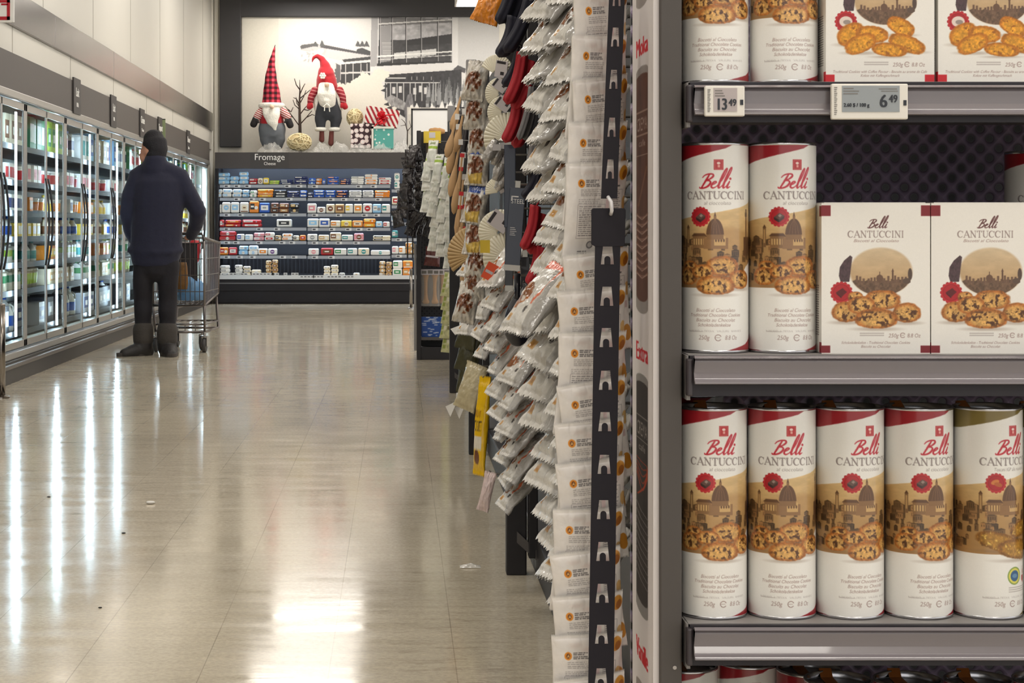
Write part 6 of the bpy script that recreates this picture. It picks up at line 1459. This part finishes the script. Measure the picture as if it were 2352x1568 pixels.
# yellow bag and paper strips
yimg = Art(60,150,(236,190,20),1); yimg.text('OSE',30,84,26,(60,44,20),0,fit=40); yimg.rect(8,92,52,112,(230,224,210)); yimg.ell(30,124,14,12,(110,60,30)); yimg.text('NUT',30,62,18,(150,90,20),0,fit=34); yi = yimg.out()
o = pillow('nut_bag', .032, .17, .02, yi, bag_m, 71, 36, 56, wr=.12, back=(232,186,24)); tag(o, 'slim bright yellow bag hanging among the whitish pretzel bags', 'bag'); place(o, 1114, 868, 5.3, (-.06,.03,-1.0), o['label'], scale=1.65)
o = pillow('nut_bag', .10, .16, .04, np.ones((8,8,3))*np.array((196,184,150))/255., bag_m, 72, 30, 40, wr=.25, back=(190,178,144)); tag(o, 'beige crumpled bag hanging low beside the yellow bag', 'bag'); place(o, 1098, 838, 6.3, (-.2,.25,-.8), o['label'])
o = pillow('nut_bag', .05, .15, .03, np.ones((8,8,3))*np.array((226,206,204))/255., bag_m, 73, 30, 40, wr=.25, back=(226,206,204)); tag(o, 'pale pink bag hanging lowest beneath the yellow bag', 'bag'); place(o, 1128, 1085, 5.25, (-.1,.2,-.5), o['label'], scale=.75)
paper = mat('paper_tag', (226,224,220), .5)
for i, (a, b) in enumerate((((1056,902),(1042,958)),((1066,905),(1064,962)),((1062,736),(1054,770)))):
    pa, pb = P(*a,8.3), P(*b,8.3); t = thing('paper_tag', ('crumpled white paper tag dangling low over the floor','second white paper tag dangling low over the floor','white paper tag hanging halfway down by the grey post')[i], 'tag', pa, (0,0,-.5), 'white paper tags'); hang(pa, -.002); d = pb-pa
    MB().add([(-.016,0,0),(.016,0,0),(d.x-.004+.02,-.02,d.z*.5),(d.x-.02,.0,d.z),(d.x-.05,.01,d.z*.6),(-.02,.012,d.z*.35)],[(0,1,2,5),(5,2,3,4)]).build('paper', paper, t).modifiers.new('thick','SOLIDIFY').thickness = .001
# ------------------------------------------------------------------ farther goods: wooden spoons, white and green packs, pouches
wood = mat('beech_wood', (196,158,114), .6, noise=.08, nscale=12); 
def spoon(label, top, bowl, Y, w_):
    q = Y/F; O_ = P(*top,Y); b_ = P(*bowl,Y)-O_; t = thing('wooden_spoon', label, 'spoon', O_, (0,0,0), 'beech wooden spoons'); hang(O_, -.006); d = b_.normalized()
    path = [Vector((0,0,0)), b_*.25, b_*.45, b_*.58, b_*.7, b_*.85, b_*.96, b_]; r = w_/2*q
    MB().tube(path, [r*.28,r*.30,r*.36,r*.7,r*.98,r,r*.6,r*.1], 14, flat=.5).build('spoon_body', wood, t, smooth=True)
    MB().box(-.012,.012,-.012,-.010,-.03,.0).build('paper_band', paper, t)
for i, (tp, bl) in enumerate((((1062,210),(1038,300)),((1066,250),(1046,350)),((1050,262),(1026,362)),((1052,285),(1030,400)),((1058,320),(1034,452)),((1064,350),(1042,492)),((1066,400),(1050,545)),((1070,440),(1056,580)),((1076,520),(1064,660)),((1080,560),(1070,720)))):
    spoon(f'beech wooden spoon in the column by the pegboard, {ORD[i+1]} from the top', tp, bl, 9.8-.1*(i%3), 19)
redpk = mat('utensil_card_red', (196,34,40), .5); redw = mat('utensil_card_white', (222,218,212), .5)
for i, (px, py) in enumerate(((1062,352),(1060,440),(1066,470),(1068,520),(1074,602))):
    t = thing('utensil_pack', f'narrow red and white utensil card beside the wooden spoons, {ORD[i+1]} from the top', 'card', P(px,py,9.2), (0,.1,-.4), 'red and white utensil cards'); MB().box(-.012,.012,0,.004,-.09,0).build('card', redw, t); MB().box(-.012,.012,-.001,0,-.09,-.07).box(-.012,.012,-.001,0,-.02,0).build('red_print', redpk, t); MB().tube([(0,.006,-.02),(0,.006,-.18)],.008,8).build('handle', wood, t)
dkp = mat('dark_utensil_pack', (46,42,44), .4)
for i, (a, b) in enumerate((((1062,250),(1040,320)),((1072,290),(1060,380)),((1074,330),(1068,420)),((1076,470),(1074,560)))):
    sausage('dark_utensil', f'dark spotted kitchen utensil hanging behind the spoons, {ORD[i+1]} from the top', 'kitchen tool', a, b, 10.4, .02, dkp, 'dark kitchen utensils')
wa = Art(40,160,(226,226,218),1); wa.grain(.06,9,9,2); wa.rect(0,30,40,46,(150,180,60)); wa.rect(4,60,36,120,(204,206,196)); wa.rect(8,8,32,24,(120,130,90)); wi = wa.out()
wp = []
for k in range(3): o = pillow('brush_pack', .075, .21, .045, wi, matte_bag, 80+k, 22, 40, wr=.16); tag(o,'x','pack'); wp.append(o)
wp = Maker(wp)
i = 0
for (keys, st, Yq) in (([(984,390),(980,430),(978,490),(976,505)],23,13.5),([(1004,420),(996,480),(990,560),(992,590)],26,13.2),([(1018,430),(1012,500),(1008,570),(1012,610)],27,12.8),([(1034,470),(1026,540),(1024,600),(1028,640)],30,12.4)):
    column(along(keys, st), Yq, 0, -.5, -.30, f'white brush pack with green band, {["first","second","third","fourth"][i]} column from the cheese cooler', 'white brush packs with green bands', size=1.05, h=.21, mk=wp); i += 1
ga = Art(40,80,(196,196,150),1); ga.grain(.2,6,6,3)
for k in range(10): ga.rect(3+(k%3)*12,4+(k//3)*18,12+(k%3)*12,16+(k//3)*18,((150,160,80),(226,222,200),(120,110,70))[k%3])
gi = ga.out(); gp = []
for k in range(2): o = pillow('snack_pouch', .09, .15, .03, gi, matte_bag, 90+k, 24, 34, wr=.15, back=(196,190,150)); tag(o,'x','pouch'); gp.append(o)
gp = Maker(gp)
column(along([(1026,680),(1024,760),(1026,830)], 30), 12.0, 0, -.5, -.2, 'pale green checked pouch in the column by the pegboard', 'pale green checked pouches', h=.15, size=1.1, mk=gp)
da = np.ones((8,8,3))*np.array((66,64,40))/255.; dp_ = []
o = pillow('tea_pouch', .10, .17, .04, da, matte_bag, 95, 24, 34, wr=.2, back=(60,58,38)); tag(o,'x','pouch'); dp_.append(o); dp_ = Maker(dp_)
column([(1066,800),(1066,850),(1070,900)], 7.6, 0, -.5, -.15, 'dark olive pouch hanging low behind the beige bags', 'dark olive pouches', h=.17, mk=dp_)
# black foil pouches at the far end
ba = np.ones((8,8,3))*np.array((40,35,36))/255.; foil = art_mat('black_foil', .22, .3, .5, 70); bp_ = []
for k in range(3): o = pillow('foil_pouch', .085, .12, .03, ba, foil, 100+k, 20, 26, wr=.35, back=(38,34,36)); tag(o,'x','pouch'); bp_.append(o)
bp_ = Maker(bp_)
i = 0
for (keys, st) in (([(938,385),(930,430),(926,470),(920,510),(922,540)],19),([(950,370),(944,430),(938,490),(938,550)],19),([(962,372),(956,440),(952,500),(958,556)],20),([(972,480),(970,562)],22)):
    column(along(keys, st), 14.1+.12*i, 0, -.3, -.25, f'black foil pouch hanging before the cheese cooler, {["first","second","third","fourth"][i]} string from it', 'black foil pouches', h=.12, size=1.1, mk=bp_, jit=.35); i += 1
# ------------------------------------------------------------------ pegboard display at the end
YE = 14.6; qe = YE/F; t = thing('pegboard_display', 'black pegboard end display with dog chews and blue packets on it', 'shelf unit', (0,0,0))
E = lambda px: (px-CX)*qe
zE = lambda py: CAMH-(py-CY)*qe
MB().box(E(957),E(967),YE-.02,YE+.06,0,zE(300)).build('post', gon, t, bevel=.004)
MB().box(E(951),E(956.5),YE+.0,YE+.05,zE(805),zE(560)).build('post', cap_m, t, bevel=.004)
MB().box(E(967),.46,YE+.16,YE+.18,.1,zE(300)).build('pegboard', mat('pegboard_black',(30,29,32),.5), t)
mb = MB()
for i in range(10):
    for k in range(40): mb.box(E(969)+i*.02,E(969)+i*.02+.008,YE+.157,YE+.16,.14+k*.04+(.02 if i%2 else 0),.15+k*.04+(.02 if i%2 else 0))
mb.build('peg_holes', mat('peg_hole',(6,6,7),.8), t)
MB().box(E(960),.46,YE-.01,YE+.18,0,zE(797)).build('base', gon, t, bevel=.004)
MB().box(E(966),.46,YE-.01,YE+.16,zE(781),zE(774)).build('shelf', gon2, t)
MB().box(.02,E(960),YE-.44,YE-.42,1.60,1.615).box(E(958),E(966),YE-.44,YE,1.60,1.62).build('bracket_arm', gon, t)
for x, y in ((936,14.1),(948,14.22),(960,14.34),(972,14.46)): MB().box(P(x,0,y).x-.006,P(x,0,y).x+.006,y+.012,y+.014,.82,1.62).build('hanging_strip', gon, t)
bl = Art(48,48,(44,82,158),2); r2 = random.Random(6)
for k in range(26): x, y = r2.random()*44, r2.random()*44; bl.rect(x,y,x+4+r2.random()*8,y+2,(206,214,230))
bi = bl.out(); bm = art_mat('packet_print', .4); bw = mat('packet_board', (52,84,150), .4)
for k in range(3):
    o = thing('blue_packet', ('front blue and white packet on the pegboard display shelf','middle blue and white packet behind the front one on the display shelf','last blue and white packet, half hidden on the display shelf')[k], 'packet', P(969+k*9+21,774,YE+.03+k*.035), (.10,0,0), 'blue packets on the display shelf')
    MB().box(-.078,.078,.0005,.014,0,.165).build('packet', bw, o); flat_art('printed_front', bi, -.078,.078,0,.165,0,bm,o)
t2 = thing('dog_chew_bag', 'clear bag with two tan chew bones under a white header card', 'bag', P(988,618,YE+.06), group='bags of chew bones')
def bone(x): 
    return [[((x,0,-.05),.022),((x,0,-.12),.015),((x,0,-.19),.015),((x,0,-.26),.022)],[((x-.014,0,-.045),.018),((x+.014,0,-.045),.018)],[((x-.014,0,-.265),.018),((x+.014,0,-.265),.018)]]
chew = mat('chew_tan', (190,142,88), .55, noise=.1)
for x in (-.035,.038): chain_obj('chew_bone', bone(x), chew, t2, .008, it=2)
MB().box(-.075,.075,-.028,-.024,-.045,0).build('header_card', card_w, t2); MB().box(-.068,-.03,-.029,-.028,-.036,-.012).box(-.02,.02,-.029,-.028,-.036,-.008).box(.03,.066,-.029,-.028,-.036,-.012).build('card_print', mat('chew_print',(120,116,110),.5), t2)
MB().box(-.076,.076,-.026,.026,-.30,-.04).build('clear_bag', film_mat('bag_film',(230,226,220),.78,.08,.5,30), t2)
c = dup(t2); c.location = P(1026,618,YE+.13); c['label'] = 'second clear bag of tan chew bones tucked behind the first'
o = pillow('hat_pack', .13, .15, .05, np.ones((8,8,3))*np.array((96,48,44))/255., matte_bag, 120, 28, 36, wr=.2, back=(90,46,42)); tag(o, 'dark maroon pack with white lettering strip above the chew bones', 'pack'); place(o, 996, 568, YE+.02, (-.1,.1,-.1), o['label'])
MB().box(-.05,.05,-.034,-.031,-.085,-.07).build('white_print', card_w, o)
o = pillow('glove_pack', .10, .30, .05, np.ones((8,8,3))*np.array((92,76,56))/255., matte_bag, 121, 26, 50, wr=.2, back=(92,76,56)); tag(o, 'brown pack under a bright yellow card at the top of the pegboard', 'pack'); place(o, 992, 326, YE+.05, (-.05,.0,-.1), o['label'])
MB().box(-.065,.075,-.03,-.026,-.01,.085).build('yellow_card', yelp, o); MB().box(-.02,.03,-.032,-.03,.03,.075).build('card_print', card_w, o)
sausage('chew_stick', 'thick tan chew stick lying along the top of the pegboard', 'chew', (985,300), (1022,302), YE+.05, .028, chew)
# small litter on the floor
t = thing('litter_scrap', 'crumpled clear plastic scrap on the floor before the black post', 'litter', P(1080,1302,4150*CAMH/(1302-525))); 
u = np.linspace(0,1,16); U, V = np.meshgrid(u,u); co = np.stack([(U-.5)*.065, (V-.5)*.05, .002+.016*fbm(U*5,V*5,3,4)*np.sin(PI*U)*np.sin(PI*V)],-1); art_grid('film', co, np.ones((16,16,3)), film_mat('scrap_film',(240,238,232),.35,.15,.6,40), t)
for i, (px, py, w_) in enumerate(((284,1225,.008),(230,1396,.006),(346,1157,.02),(112,1142,.008))):
    t = thing('litter_scrap', ('small dark crumb on the floor under the bright reflections','tiny dark crumb on the floor, closest to the camera','pale paper shred on the open floor','small dark crumb on the floor near the cooler base')[i], 'litter', P(px,py,4150*CAMH/(py-525))); MB().sphere((0,0,w_*.3),w_,w_*.7,w_*.3,8).build('crumb', paper if i == 2 else black_pl, t, smooth=True)
